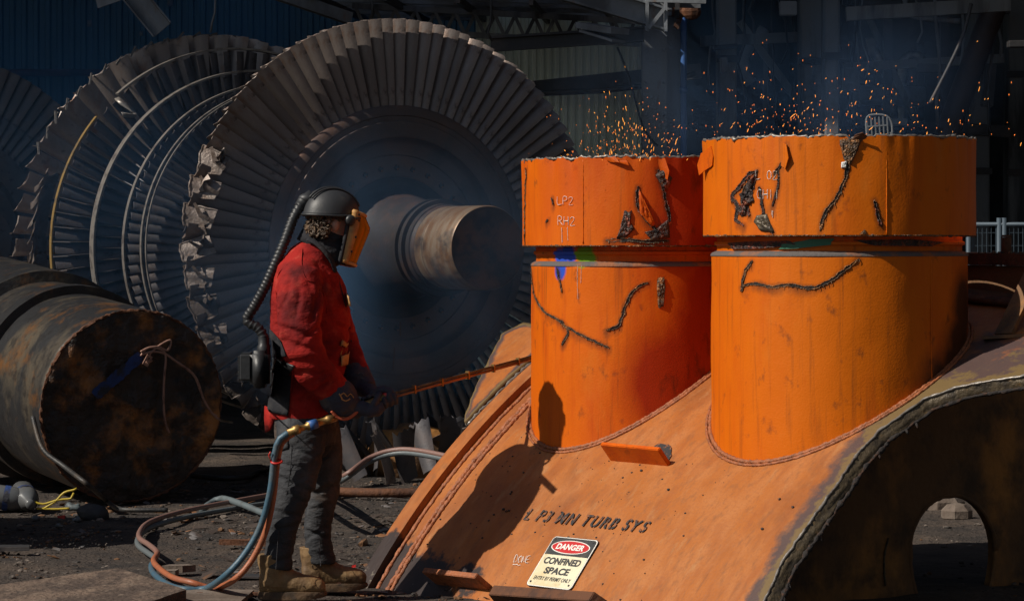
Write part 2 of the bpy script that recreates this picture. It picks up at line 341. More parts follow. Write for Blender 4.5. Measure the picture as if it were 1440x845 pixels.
M_blackhose = mat('black_hose', (.022, .021, .021), .55, 0, [((.07, .05, .035), 8, .5, .66, .8, ONE)], bump=.3, bscale=50)
M_yellowwire = mat('yellow_wire', (.45, .33, .03), .5)
M_wirecopper = mat('old_copper_wire', (.34, .19, .14), .55, .3, [((.16, .08, .06), 20, .5, .62, .8, ONE)])
M_bottle = mat('clear_grey_plastic', (.10, .105, .11), .25, 0, [((.10, .10, .10), 14, .5, .6, .8, ONE)])
M_signwhite = mat('cream_sign_face', (.72, .66, .48), .5, 0, [((.58, .42, .18), 6, .48, .68, .75, ONE), ((.30, .19, .09), 22, .60, .72, .6, ONE)])
M_signblack = mat('sign_black', (.028, .030, .032), .55, 0, [((.10, .075, .055), 24, .52, .68, .6, ONE)])
M_signred = mat('sign_red', (.48, .018, .020), .45)
M_signrim = mat('sign_white_line', (.80, .78, .72), .5)

def simple_amber():
    m = bpy.data.materials.new('amber_visor'); m.use_nodes = True
    N = m.node_tree.nodes; L = m.node_tree.links; N.clear()
    out = N.new('ShaderNodeOutputMaterial')
    tr = N.new('ShaderNodeBsdfTransparent'); tr.inputs[0].default_value = (.85, .36, .05, 1)
    tl = N.new('ShaderNodeBsdfTranslucent'); tl.inputs[0].default_value = (.95, .42, .03, 1)
    gl = N.new('ShaderNodeBsdfGlossy'); gl.inputs[0].default_value = (1, .8, .5, 1); gl.inputs[1].default_value = .08
    df = N.new('ShaderNodeBsdfDiffuse'); df.inputs[0].default_value = (.92, .50, .04, 1)
    a = N.new('ShaderNodeMixShader'); a.inputs[0].default_value = .5; L.new(tl.outputs[0], a.inputs[1]); L.new(df.outputs[0], a.inputs[2])
    b = N.new('ShaderNodeMixShader'); b.inputs[0].default_value = .50; L.new(tr.outputs[0], b.inputs[1]); L.new(a.outputs[0], b.inputs[2])
    fr = N.new('ShaderNodeFresnel'); fr.inputs[0].default_value = 1.45
    c = N.new('ShaderNodeMixShader'); L.new(fr.outputs[0], c.inputs[0]); L.new(b.outputs[0], c.inputs[1]); L.new(gl.outputs[0], c.inputs[2])
    L.new(c.outputs[0], out.inputs[0]); return m
M_amber = simple_amber()

def emit(name, col, s):
    m = bpy.data.materials.new(name); m.use_nodes = True
    P = m.node_tree.nodes['Principled BSDF']; P.inputs['Base Color'].default_value = (*col, 1)
    P.inputs['Emission Color'].default_value = (*col, 1); P.inputs['Emission Strength'].default_value = s; return m
M_spark = emit('glowing_spark', (1.0, .36, .05), 1.5)
M_spark_dim = emit('fading_spark', (1.0, .24, .03), .9)

# ------------------------------------------------------------------ ground
def ground_z(x, y):
    z = .018 * fbm((x, y, 0), .9, 3) + .010 * fbm((x, y, 4), 3.5, 3)
    return z - .012
def axis(lo, hi, fine, a, b):
    g = list(np.arange(a, b, fine)); s = fine; x = b
    while x < hi: g.append(x); s *= 1.35; x += s
    g.append(hi); s = fine; x = a - fine; out = []
    while x > lo: out.append(x); s *= 1.35; x -= s
    out.append(lo); return out[::-1] + g
gx = axis(-400, 400, .06, -3.6, 3.2); gy = axis(-400, 400, .06, 12.2, 21.5)
mb = MB(); mb.grid([[(x, y, ground_z(x, y) if abs(x) < 8 and 8 < y < 30 else 0) for x in gx] for y in gy])
tag(obj('ground', mb, M_ground), kind='structure')

# loose gravel: nobody could count it
mb = MB()
ico = [(0, 0, 1), (.89, 0, .45), (.28, .85, .45), (-.72, .53, .45), (-.72, -.53, .45), (.28, -.85, .45), (.72, .53, -.45), (-.28, .85, -.45), (-.89, 0, -.45), (-.28, -.85, -.45), (.72, -.53, -.45), (0, 0, -1)]
icf = [(0, 1, 2), (0, 2, 3), (0, 3, 4), (0, 4, 5), (0, 5, 1), (1, 6, 2), (2, 7, 3), (3, 8, 4), (4, 9, 5), (5, 10, 1), (2, 6, 7), (3, 7, 8), (4, 8, 9), (5, 9, 10), (1, 10, 6), (6, 11, 7), (7, 11, 8), (8, 11, 9), (9, 11, 10), (10, 11, 6)]
rn = random.Random(3)
for i in range(9000):
    x = rn.uniform(-3.4, 1.2) if i % 6 else rn.uniform(1.2, 4.5)
    y = rn.uniform(12.4, 19.5)
    if mnoise.noise(Vector((x * .9, y * .9, 7))) < rn.uniform(-.45, .35): continue
    s = rn.choice([.004, .005, .006, .007, .009, .012]) * rn.uniform(.6, 1.5)
    if rn.random() < .012: s *= 2.6
    z = ground_z(x, y)
    M3 = Matrix.Rotation(rn.uniform(0, 6.28), 3, 'Z') @ Matrix.Rotation(rn.uniform(0, 6.28), 3, 'X')
    sx, sy, sz = s * rn.uniform(.7, 1.8), s * rn.uniform(.6, 1.3), s * rn.uniform(.3, .9)
    mb.add([Vector(M3 @ Vector((a * rn.uniform(.75, 1.25), b * rn.uniform(.75, 1.25), c))) * 1 and Vector((x, y, z + sz * .4)) + Vector(((M3 @ Vector((a, b, c))).x * sx * rn.uniform(.8, 1.2), (M3 @ Vector((a, b, c))).y * sy * rn.uniform(.8, 1.2), (M3 @ Vector((a, b, c))).z * sz)) for a, b, c in ico], icf)
tag(obj('gravel', mb, M_stone, smooth=False), 'loose grey and brown gravel and grit scattered over the yard', 'gravel', kind='stuff')

mb = MB(); rn = random.Random(17)
for i in range(1700):
    x = rn.uniform(-3.2, .2); y = rn.uniform(12.6, 19.0); l = rn.uniform(.008, .045) * (2.2 if rn.random() < .06 else 1); w = l * rn.uniform(.12, .6)
    if mnoise.noise(Vector((x * .7, y * .7, 3))) < rn.uniform(-.3, .45): continue
    M4 = Matrix.Translation((x, y, ground_z(x, y) + .006)) @ Matrix.Rotation(rn.uniform(0, 6.3), 4, 'Z') @ Matrix.Rotation(rn.uniform(-.4, .4), 4, 'X') @ Matrix.Rotation(rn.uniform(-.3, .3), 4, 'Y')
    mb.add([M4 @ Vector((a * l * rn.uniform(.7, 1.2), b * w * rn.uniform(.5, 1.2), c)) for c in (0, .004) for a, b in ((-1, -1), (1, -.8), (.9, 1), (-.3, 1.2), (-1.1, .5))], [(4, 3, 2, 1, 0), (5, 6, 7, 8, 9)] + [(k, (k + 1) % 5, 5 + (k + 1) % 5, 5 + k) for k in range(5)])
tag(obj('metal_litter', mb, M_litter, smooth=False), 'small rusty flakes and metal offcuts strewn over the dirt', 'litter', kind='stuff')

# ------------------------------------------------------------------ the demolished hall behind
def corrugated(name, x0, x1, Y, z0, z1, pitch, depth, m, label, cat, rot=0.0, ox=None, parent=None):
    xs = []; x = x0
    while x < x1:
        for d, h in ((0, 0), (.30, 0), (.42, 1), (.72, 1), (.84, 0)): xs.append((x + d * pitch, h * depth))
        x += pitch
    P = [[Vector((q, Y - h, z)) for q, h in xs] for z in np.linspace(z0, z1, 8)]
    mb = MB(); mb.grid(P)
    me = mb.mesh(name, False)
    o = obj(name, me, m, parent)
    md = o.modifiers.new('t', 'SOLIDIFY'); md.thickness = .004
    if parent is None: tag(o, label, cat)
    return o
bw = empty('cladding_wall', (-6, 31, 0), 'dark blue corrugated metal wall at the back behind the rotors', 'wall')
corrugated('corrugated_sheet', -18, -.3, 31, 0, 8.5, .13, .035, M_bluewall, '', '', parent=bw)
mb = MB()
for z in (3.50, 5.6): mb.bar((-18, 30.90, z), (-1.2, 30.90, z - .03), .10, .07)
obj('wall_girt', mb, M_girt, bw)
mb = MB()
for x, z, w, h in ((-4.62, 3.98, .05, .07), (-3.75, 4.20, .06, .08), (-4.05, 3.88, .03, .05), (-5.1, 4.35, .03, .03)): mb.box((x, 30.94, z), (x + w, 30.955, z + h))
obj('patch', mb, M_greysteel, bw)
mb = MB()
for x in (-3.9, -5.7): mb.bar((x, 30.88, 0), (x, 30.88, 3.45), .12, .08)
obj('wall_stud', mb, M_bluewall, bw)

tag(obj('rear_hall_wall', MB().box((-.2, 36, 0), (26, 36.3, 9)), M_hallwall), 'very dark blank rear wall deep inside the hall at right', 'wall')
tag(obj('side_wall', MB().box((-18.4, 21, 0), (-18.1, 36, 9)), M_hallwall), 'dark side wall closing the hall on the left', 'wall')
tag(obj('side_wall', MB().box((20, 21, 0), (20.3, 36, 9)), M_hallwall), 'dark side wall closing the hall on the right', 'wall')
mb = MB(); mb.box((-18.4, 20.2, 7.6), (-3.4, 36.3, 7.9)); mb.box((2.0, 20.2, 7.6), (20.3, 36.3, 7.9)); mb.box((-3.4, 25.3, 7.6), (2.0, 36.3, 7.9))
for x in range(-16, 20, 4): mb.ibeam((x, 22.6, 7.4), (x, 36, 7.4), .2, .38)
tag(obj('hall_roof', mb, M_darksteel, smooth=False), 'dark high roof on steel beams over the hall', 'roof', kind='structure')

gw = empty('green_cladding_wall', (.8, 27.5, 0), 'pale green corrugated wall behind the orange pipes at centre', 'wall')
corrugated('corrugated_sheet', -.35, 1.30, 27.5, 0, 4.1, .075, .022, M_greenwall, '', '', parent=gw)

def beam(name, a, b, w, h, m, label, cat, I=False, group=None):
    mb = MB()
    (mb.ibeam if I else mb.bar)(a, b, w, h)
    return tag(obj(name, mb, m, smooth=False), label, cat, group)
# beam and cable conduit across the green wall
beam('cross_beam', at(735, 126, 26.9), at(985, 100, 26.9), .12, .14, M_darksteel, 'dark horizontal beam crossing in front of the pale green wall', 'beam')
mb = MB(); mb.tube([at(745, 132, 26.6), at(850, 127, 26.6), at(930, 118, 26.6), at(978, 103, 26.6)], .028, 8)
tag(obj('conduit', mb, M_blackhose), 'thin dark conduit slung just under the dark beam on the green wall', 'conduit')

# main column with blue drain pipe
c1 = empty('steel_column', at(920, 345, 26.3) * 1, 'grey steel column with flanges left of the blue drain pipe', 'column')
c1.location.z = 0
mb = MB(); x0 = at(903, 0, 26.3).x; x1 = at(937, 0, 26.3).x
mb.box((x0, 26.2, 0), (x1, 26.23, 6.5)); mb.box((x0 + .08, 26.232, 0), (x0 + .10, 26.45, 6.5)); mb.box((x0, 26.452, 0), (x1, 26.48, 6.5))
obj('column_shaft', mb, M_greysteel, c1, smooth=False)
mb = MB(); mb.box((x1 + .005, 26.33, 0), (x1 + .13, 26.36, 6.5)); obj('side_panel', mb, M_greysteel, c1, smooth=False)
mb = MB()
for q in range(18): mb.ball((x0 + .03, 26.196, .4 + q * .3), .012, n=6, m=4); mb.ball((x1 - .03, 26.196, .4 + q * .3), .012, n=6, m=4)
tag(obj('rivet_rows', mb, M_greysteel, c1), kind='stuff')
mb = MB(); mb.tube([(at(961, 0, 26.3).x, 26.25, 0), (at(961, 0, 26.3).x, 26.25, 6.5)], .030, 10)
for z in (1.9, 3.0, 4.0): mb.tube([(at(961, 0, 26.3).x, 26.25, z), (at(961, 0, 26.3).x, 26.25, z + .06)], .040, 10)
tag(obj('drain_pipe', mb, M_bluepaint), 'blue vertical drain pipe beside the grey column', 'pipe')

def column(px0, px1, Y, label, m=None, top=7.4):
    xa = at(px0, 0, Y).x; xb = at(px1, 0, Y).x
    r = empty('concrete_column', ((xa + xb) / 2, Y, 0), label, 'column')
    mb = MB(); mb.box((xa, Y, 0), (xb, Y + .35, top)); me = mb.mesh('column_shaft', False)
    bm = bmesh.new(); bm.from_mesh(me); bmesh.ops.bevel(bm, geom=bm.edges[:], offset=.015, segments=1, affect='EDGES'); bm.to_mesh(me); bm.free()
    obj('column_shaft', me, M_column, r)
    for z in (2.35, 3.4): obj('clamp_band', MB().box((xa - .02, Y - .03, z), (xb + .02, Y - .003, z + .07)), M_darksteel, r, smooth=False)
    return r
column(1010, 1036, 28, 'grey column at the left of the dark gap behind the right pipe')
column(1126, 1158, 28.4, 'wide weathered pale column right of the dark gap')
column(1160, 1181, 27.6, 'narrow pale column with a bright edge beside the wide one')
column(1364, 1392, 30, 'stained pale column behind the leaning brown pipe')
column(1418, 1446, 30.5, 'bluish grey column at the right border of the photo')

# canopy: broken roof with purlins
cn = empty('broken_canopy', (-.2, 27, 3.9), 'low broken canopy roof with slits of daylight above the rotor', 'roof')
mb = MB()
rn = random.Random(11)
for i in range(26):
    for j in range(12):
        if rn.random() < .30: continue
        xa = -1.75 + i * .125; ya = 24.2 + j * .36
        zz = lambda x, y: 3.86 + (y - 24.2) * .030 - (x + 1.7) * .030
        w = rn.uniform(.7, 1.0)
        mb.add([(xa, ya, zz(xa, ya)), (xa + .12 * w, ya, zz(xa, ya)), (xa + .12 * w, ya + .36, zz(xa, ya + .36)), (xa, ya + .36, zz(xa, ya + .36))], [(0, 1, 2, 3)])
o = obj('roof_sheet', mb, M_darksteel, cn, smooth=False); md = o.modifiers.new('t', 'SOLIDIFY'); md.thickness = .012
for j in range(7):
    y = 24.2 + j * .7
    mb = MB(); mb.bar((-1.9, y, 3.80 + (y - 24.2) * .03 + .005), (1.65, y, 3.70 + (y - 24.2) * .03), .05, .09); obj('purlin', mb, M_greysteel, cn, smooth=False)
for i in range(6):
    x = -1.7 + i * .62
    mb = MB(); mb.bar((x, 24.1, 3.72 - (x + 1.7) * .03), (x + .25, 28.6, 3.86 - (x + 1.7) * .03), .04, .06); obj('rafter', mb, M_darksteel, cn, smooth=False)
mb = MB(); mb.ibeam(at(690, 62, 24.4), at(905, 48, 24.4), .10, .13); obj('edge_beam', mb, M_darksteel, cn, smooth=False)
g = empty('roof_girder', at(870, 15, 24), 'pale grey riveted girder sloping down to the grey column top', 'girder')
mb = MB(); mb.ibeam(at(770, -22, 24), at(938, 28, 24.2), .12, .19, .018); obj('girder_web', mb, M_greysteel, g, smooth=False)
mb = MB(); mb.box(at(908, 44, 24.08), at(912, 0, 24.14)); mb.bar(at(912, 40, 24.05), at(934, 12, 24.05), .02, .03); mb.box(at(934, 44, 24.06), at(938, 4, 24.12)); obj('girder_stiffener', mb, M_greysteel, g, smooth=False)
mb = MB(); mb.bar(at(822, 36, 24), at(872, 44, 23.7), .22, .05); mb.bar(at(824, 44, 23.9), at(870, 58, 23.7), .20, .02)
tag(obj('dented_light_fitting', mb, M_greysteel, smooth=False), 'dented grey light fitting hanging under the pale girder', 'light fitting')
mb = MB(); mb.bar(at(945, 12, 25.6), at(982, 14, 25.6), .06, .14); mb.bar(at(950, 40, 25.6), at(958, 20, 25.6), .05, .05)
mb.ball(at(972, 16, 25.5), (.09, .05, .08), n=8, m=6)
tag(obj('pipe_bracket', mb, M_rust, smooth=False), 'rusty bracket cluster at the top of the blue drain pipe', 'bracket')
beam('roof_beam', at(380, -12, 24), at(492, 26, 24.4), .08, .10, M_greysteel, 'pale grey roof beam sloping above the rotor top at the upper edge', 'beam')
# hanging panel
mb = MB()
A0 = at(170, -30, 24); B0 = at(229, 42, 24)
d = (B0 - A0).normalized(); x = Vector((d.z, 0, -d.x))
P = []
for t in np.linspace(0, 1, 8):
    c = A0.lerp(B0, t)
    P.append([c - x * .10 + Vector((0, -.06, 0)), c - x * .085, c + x * .0, c + x * .085 + Vector((0, .02, 0)), c + x * .10 + Vector((0, -.05, 0))])
mb.grid(P)
o = tag(obj('hanging_channel', mb, M_greysteel, smooth=False), 'bent grey blue metal channel hanging down at upper left', 'panel'); md = o.modifiers.new('t', 'SOLIDIFY'); md.thickness = .012
mb = MB(); mb.add([at(133, -8, 23), at(158, -8, 23), at(172, 0, 23), at(138, 12, 23)], [(0, 1, 2, 3)])
o = tag(obj('torn_cladding', mb, M_greysteel, smooth=False), 'small torn metal flap hanging left of the bent channel', 'panel'); md = o.modifiers.new('t', 'SOLIDIFY'); md.thickness = .02
for pts, lab in (([(303, -10), (302, 18), (298, 32), (296, 46)], 'pale wire hanging above the rear rotor blades'), ([(522, -10), (524, 10), (523, 25)], 'thin wire hanging over the rotor top'), ([(691, -10), (690, 30), (686, 46), (692, 58)], 'thin wire hanging down under the broken canopy'), ([(868, 66), (885, 110), (905, 180), (925, 205)], 'dark cable sagging from the light fitting past the grey column')):
    mb = MB(); mb.tube(resample([at(a, b, 23.8 if pts[0][0] < 800 else 25.9) for a, b in pts], .1), .010, 6)
    tag(obj('hanging_wire', mb, M_darksteel if pts[0][0] > 350 else M_greysteel), lab, 'wire')

# machinery deep at the right
def pipe_thing(name, pts, Y, r_px, m, label, cat, ribs=0):
    P = resample([at(a, b, Y) for a, b in pts], .04); r = r_px / FPX * Y
    rr = [r * (1 + (.10 * math.sin(i * 1.9) if ribs else 0)) for i in range(len(P))]
    mb = MB(); mb.tube(P, rr, 14)
    return tag(obj(name, mb, m), label, cat)
pipe_thing('duct_elbow', [(1226, 52), (1231, 74), (1242, 94), (1252, 112), (1254, 140), (1253, 215)], 31, 9, M_silver, 'larger silver elbow duct bending down behind the right pipe', 'duct', 1)
pipe_thing('duct_elbow', [(1297, 82), (1284, 76), (1272, 84), (1269, 105), (1269, 215)], 31.4, 6.5, M_silver, 'slim silver duct with a hooked top right of the larger elbow', 'duct', 1)
pipe_thing('flexible_duct', [(1075, 40), (1062, 60), (1048, 76), (1047, 100), (1056, 118)], 31, 8, M_greysteel, 'grey flexible hose duct hanging in the dark gap', 'duct', 1)
pipe_thing('diagonal_pipe', [(1410, -20), (1340, 165), (1320, 230)], 28.5, 17, M_darkbrown, 'thick dark brown pipe leaning diagonally at right', 'pipe')
pipe_thing('hanging_rod', [(1366, 5), (1350, 60), (1308, 145)], 25.0, 2.6, M_darksteel, 'thin dark rod leaning left of the thick brown pipe', 'rod')
pipe_thing('wall_pipe', [(1272, -10), (1275, 14), (1290, 24), (1350, 30)], 29, 4, M_greysteel, 'thin grey bent pipe high on the dark wall at right', 'pipe')
pipe_thing('process_pipe', [(1182, 132), (1300, 136)], 31, 14, M_greysteel, 'fat dull horizontal pipe behind the silver elbows', 'pipe')
rn = random.Random(5)
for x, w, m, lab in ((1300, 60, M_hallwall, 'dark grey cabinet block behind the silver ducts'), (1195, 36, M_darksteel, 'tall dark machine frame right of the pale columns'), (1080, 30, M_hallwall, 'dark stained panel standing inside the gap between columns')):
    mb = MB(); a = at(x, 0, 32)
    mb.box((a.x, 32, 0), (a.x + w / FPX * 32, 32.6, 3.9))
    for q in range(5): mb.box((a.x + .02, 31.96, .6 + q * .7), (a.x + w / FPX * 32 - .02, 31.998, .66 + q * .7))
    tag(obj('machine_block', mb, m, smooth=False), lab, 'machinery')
mb = MB()
for z in (2.9, 4.2): mb.bar((at(1185, 0, 30).x, 30, z), (at(1420, 0, 30).x, 30, z - .1), .1, .12)
for x in (1188, 1250, 1330): mb.bar((at(x, 0, 30).x, 30.1, 0), (at(x, 0, 30).x, 30.1, 6), .09, .09)
tag(obj('pipe_rack', mb, M_darksteel, smooth=False), 'dark steel pipe rack frame behind the silver ducts', 'frame')
mb = MB()
a = at(1219, 165, 25); b = at(1247, 163, 25)
for k in range(6):
    t = k / 5; p = a.lerp(b, t); mb.bar(p, p + Vector((.01, 0, -.16)), .010, .010)
mb.tube(resample([a + Vector((0, 0, -.16)), a, a.lerp(b, .5) + Vector((0, 0, .02)), b, b + Vector((.04, 0, -.05)), b + Vector((.05, 0, -.14))], .03), .009, 6)
mb.bar(a + Vector((0, 0, -.08)), b + Vector((0, 0, -.08)), .012, .012)
mb.bar(a + Vector((0, 0, -.16)), a + Vector((0, 0, -1.05)), .02, .02); mb.bar(b + Vector((.04, 0, -.14)), b + Vector((.04, 0, -1.05)), .02, .02)
tag(obj('slatted_rack', mb, M_column, smooth=False), 'small white slatted metal frame showing above the right pipe rim', 'frame')
# fence
fr = empty('mesh_fence', at(1405, 330, 22) * 1, 'blue grey wire mesh fence panel far behind the right end of the casing', 'fence'); fr.location.z = 0
mb = MB(); X0 = at(1362, 0, 22).x; X1 = X0 + 1.6; zt = at(0, 315, 22).z
k = X0
while k < X1: mb.bar((k, 22, .15), (k, 22, zt), .004, .004); k += .035
k = .2
while k < zt: mb.bar((X0, 22.003, k), (X1, 22.003, k), .004, .004); k += .10
obj('wire_mesh', mb, M_fence, fr, smooth=False)
for x in (X0, at(1405, 0, 22).x, at(1412, 0, 22).x, X1):
    mb = MB(); mb.tube([(x, 22, 0), (x, 22, zt + .05)], .02, 8); obj('post', mb, M_fence, fr)
mb = MB(); mb.tube([(X0, 22, zt), (X1, 22, zt)], .016, 8); obj('rail', mb, M_fence, fr)

# ------------------------------------------------------------------ the orange turbine casing
PHI, TAU, TH0, TH1, UM = .94124, -.06797, .98665, .53247, 1.19437
A2 = np.array([math.cos(PHI), -math.sin(PHI)]); N2 = np.array([math.sin(PHI), math.cos(PHI)])
SCL = 1.06                                    # the fit is scaled about the eye: a little larger and farther
ZO = -EYE * (SCL - 1)
def zs(z): return z * SCL + ZO
P0 = np.array([-.704, 12.8]) * SCL; KC = (math.sin(TH0) - math.sin(TH1)) / UM / SCL
def hprof(u):
    s0 = math.sin(TH0)
    s = np.clip(s0 - KC * u, -.9, .97)
    return (np.sqrt(1 - s ** 2) - math.sqrt(1 - s0 ** 2)) / KC
def S_xy(x, y):
    dx = x - P0[0]; dy = y - P0[1]
    return hprof(N2[0] * dx + N2[1] * dy) + TAU * (A2[0] * dx + A2[1] * dy) + ZO
def SP(a, u, off=0.0):
    p = P0 + A2 * a + N2 * u
    P = Vector((p[0], p[1], float(hprof(u)) + TAU * a + ZO))
    return P + S_nrm(u) * off if off else P
def S_nrm(u):
    s = float(np.clip(math.sin(TH0) - KC * u, -.9, .97)); k = s / math.sqrt(1 - s * s)
    g = N2 * k + A2 * TAU
    return Vector((-g[0], -g[1], 1)).normalized()
YS = np.linspace(9, 17, 1600)
def au_hit(px, py):
    X = (px - 720) / FPX * YS; Z = EYE - (py - HY) / FPX * YS
    g = S_xy(X, YS) - Z
    i = np.where((g[:-1] < 0) & (g[1:] >= 0))[0]
    i = i[0] if len(i) else int(np.argmin(np.abs(g)))
    y = YS[i]; x = (px - 720) / FPX * y
    d = np.array([x, y]) - P0
    return float(A2 @ d), float(N2 @ d)
def shell_hit(px, py):
    a, u = au_hit(px, py); return SP(a, u, .004), S_nrm(u)
def cyl_hit(C, r):
    def f(px, py):
        d = Vector(((px - 720) / FPX, 1.0)); c = Vector(C)
        A = d.dot(d); B = -2 * d.dot(c); D = B * B - 4 * A * (c.dot(c) - r * r)
        t = (-B - math.sqrt(max(D, 0))) / (2 * A)
        P = Vector((d.x * t, t, EYE - (py - HY) / FPX * t))
        return P, Vector((P.x - C[0], P.y - C[1], 0)).normalized()
    return f

casing = empty('turbine_casing', (P0[0], P0[1], 0), 'big orange steel turbine casing with two upright inlet pipes', 'turbine casing')

edge_px = [(1062, 880), (1075, 845), (1100, 790), (1138, 735), (1175, 685), (1205, 640), (1232, 610), (1262, 587), (1300, 561), (1345, 545), (1385, 537), (1440, 528)]
EDGE = [au_hit(*q) for q in edge_px]
EDGE = sorted(EDGE, key=lambda q: q[1])
eu = np.array([q[1] for q in EDGE]); ea = np.array([q[0] for q in EDGE])
def a_right(u):
    if u > eu[-1]: return ea[-1] + (u - eu[-1]) * .9
    if u < eu[0]: return ea[0] + (u - eu[0]) * .4
    return float(np.interp(u, eu, ea))
UTOP = 2.12 * SCL
us = np.linspace(-.08, UTOP, 120)
NA = 110
jag = lambda u: .012 * fbm((u * 9, 0, 0), 1.6, 3)
rows = []; scorch_shade = []; soot = []
for u in us:
    ar = a_right(u) + jag(u); row = []
    for k in range(NA):
        t = k / (NA - 1); a = t * ar
        bump = .0025 * fbm((a, u, 2), 3.0, 2)
        row.append(SP(a, u, bump)); scorch_shade.append(max(0, 1 - (ar - a) / (.30 + 1.7 * min(1, max(0, (u - 1.0) / .35))))); soot.append(max(0, 1 - max(a / 1.0, (u + .04) / .30)) if a < 1.0 else 0)  # edge scorch, widened up-slope to paint in the right pipe's shadow as well
    rows.append(row)
def uv_au(me):
    lay = me.uv_layers.new(name='UVMap')
    for l in me.loops:
        c = me.vertices[l.vertex_index].co; d = np.array([c.x, c.y]) - P0
        lay.data[l.index].uv = (float(A2 @ d), float(N2 @ d) * 1.25)
mb = MB(); mb.grid(rows); me = mb.mesh('shell'); uv_au(me)
set_attr(me, 'scorch_shade', scorch_shade); set_attr(me, 'soot', soot)
add_mask_layer(M_shell, (.055, .045, .048), attr_mask('scorch_shade', 5, .9, .62, .78, .9, (1, 1, 1)))
add_mask_layer(M_shell, (.16, .105, .04), attr_mask('scorch_shade', 9, .7, .86, .92, .9, (1, 1, 1)))
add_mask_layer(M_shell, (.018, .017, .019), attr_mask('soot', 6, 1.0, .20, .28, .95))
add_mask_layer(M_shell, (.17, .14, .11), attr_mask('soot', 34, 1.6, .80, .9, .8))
obj('shell', me, M_shell, casing)
# inner skin and the torch-cut rim between them
TH = .05
inner = [[p - S_nrm(u) * TH for p in row] for u, row in zip(us, rows)]
mb = MB(); mb.grid(inner); obj('inner_skin', mb, M_innersteel, casing)
mb = MB()
P = []
for i, u in enumerate(us):
    o_ = rows[i][-1]; q = inner[i][-1]
    P.append([o_.lerp(q, t) + Vector((A2[0], A2[1], 0)) * (.034 * max(0, t) + .007 * fbm(o_ + Vector((t * 3, 0, 0)), 9, 3) + .006 * math.sin(PI * t)) for t in np.linspace(-.02, 1.1, 9)])
mb.grid(P); obj('cut_rim', mb, M_cutsteel, casing)
mb = MB(); pts = [rows[i][-1] + S_nrm(us[i]) * .002 for i in range(len(us))]
mb.tube(resample(pts, .012, False), .006, 7, jit=.5, seed=2); obj('slag_bead', mb, M_ring, casing)
mb = MB(); pts = resample([inner[i][-1] + Vector((A2[0], A2[1], 0)) * .036 for i in range(len(us))], .01, False); rn = random.Random(4)
mb.tube(pts, [.006 + .014 * abs(fbm(p, 14, 2)) for p in pts], 7, jit=.35, seed=5)
for p in pts[::5]:
    if rn.random() < .7: continue
    L_ = rn.uniform(.008, .028); mb.tube([p, p + Vector((A2[0] * .01, A2[1] * .01, -L_ * .6)), p + Vector((A2[0] * .014, A2[1] * .014, -L_))], [.008, .006, .002], 5)
obj('slag_drips', mb, M_slot, casing)

# raised flange lines along the left end
def strip_on_shell(name, a0, a1, u0, u1, hgt, m, jit=0.0, label=None):
    mb = MB(); P = []
    for u in np.linspace(u0, u1, 60):
        n = S_nrm(u); w = jit * fbm((u, a0, 1), 14, 2)
        P.append([SP(a0, u, -.02), SP(a0 + w, u, hgt), SP(a1 + w, u, hgt), SP(a1, u, -.02)])
    mb.grid(P); me = mb.mesh(name, True, 30); uv_au(me); us_ = [float(N2 @ (np.array([v.co.x, v.co.y]) - P0)) for v in me.vertices]; set_attr(me, 'soot', [max(0, 1 - (u + .04) / .30) for u in us_]); set_attr(me, 'scorch_shade', [0] * len(us_)); return obj(name, me, m, casing, label=label)
strip_on_shell('end_flange', -.012, .085, -.12, 1.3, .035, M_shell)
for a0, r_ in ((.115, .010), (.20, .013), (.225, .011)):
    mb = MB(); mb.tube([SP(a0 + .004 * fbm((u, a0, 0), 10, 2), u, .002) for u in np.linspace(-.1, 1.3, 160)], r_, 7, jit=.35, seed=int(a0 * 100)); obj('weld_seam', mb, M_weld, casing)
# the torch-cut plate that sticks out beyond the left end
rows2 = []; sc2 = []
outer_u = [.66, .70, .85, 1.0, 1.155, 1.25]; outer_a = [-.055, -.10, -.22, -.33, -.445, -.40]
for u in np.linspace(.66, 1.25, 40) * SCL:
    ao = float(np.interp(u / SCL, outer_u, outer_a)) * SCL + .010 * fbm((u * 10, 3, 0), 2, 3); row = []
    for k in range(24):
        t = k / 23; a = ao + (-.05 - ao) * t
        row.append(SP(a, u, .012)); sc2.append(max(0, 1 - min(min(t, 1 - t) * abs(ao + .05), (1.25 * SCL - u), u - .62) / .12))
    rows2.append(row)
mb = MB(); mb.grid(rows2); me = mb.mesh('cut_plate'); uv_au(me); set_attr(me, 'scorch_shade', sc2); set_attr(me, 'soot', [0] * len(sc2))
o = obj('cut_plate', me, M_shell, casing); md = o.modifiers.new('t', 'SOLIDIFY'); md.thickness = .03; md.offset = -1
loop = [r[0] for r in rows2] + rows2[-1][1:]
mb = MB(); mb.tube(resample(loop, .012, False), .011, 7, jit=.55, seed=9)
mb.tube(resample([r[-1] + S_nrm(.9) * .004 for r in rows2], .012, False), .013, 7, jit=.55, seed=10); obj('slag_bead', mb, M_ring, casing)

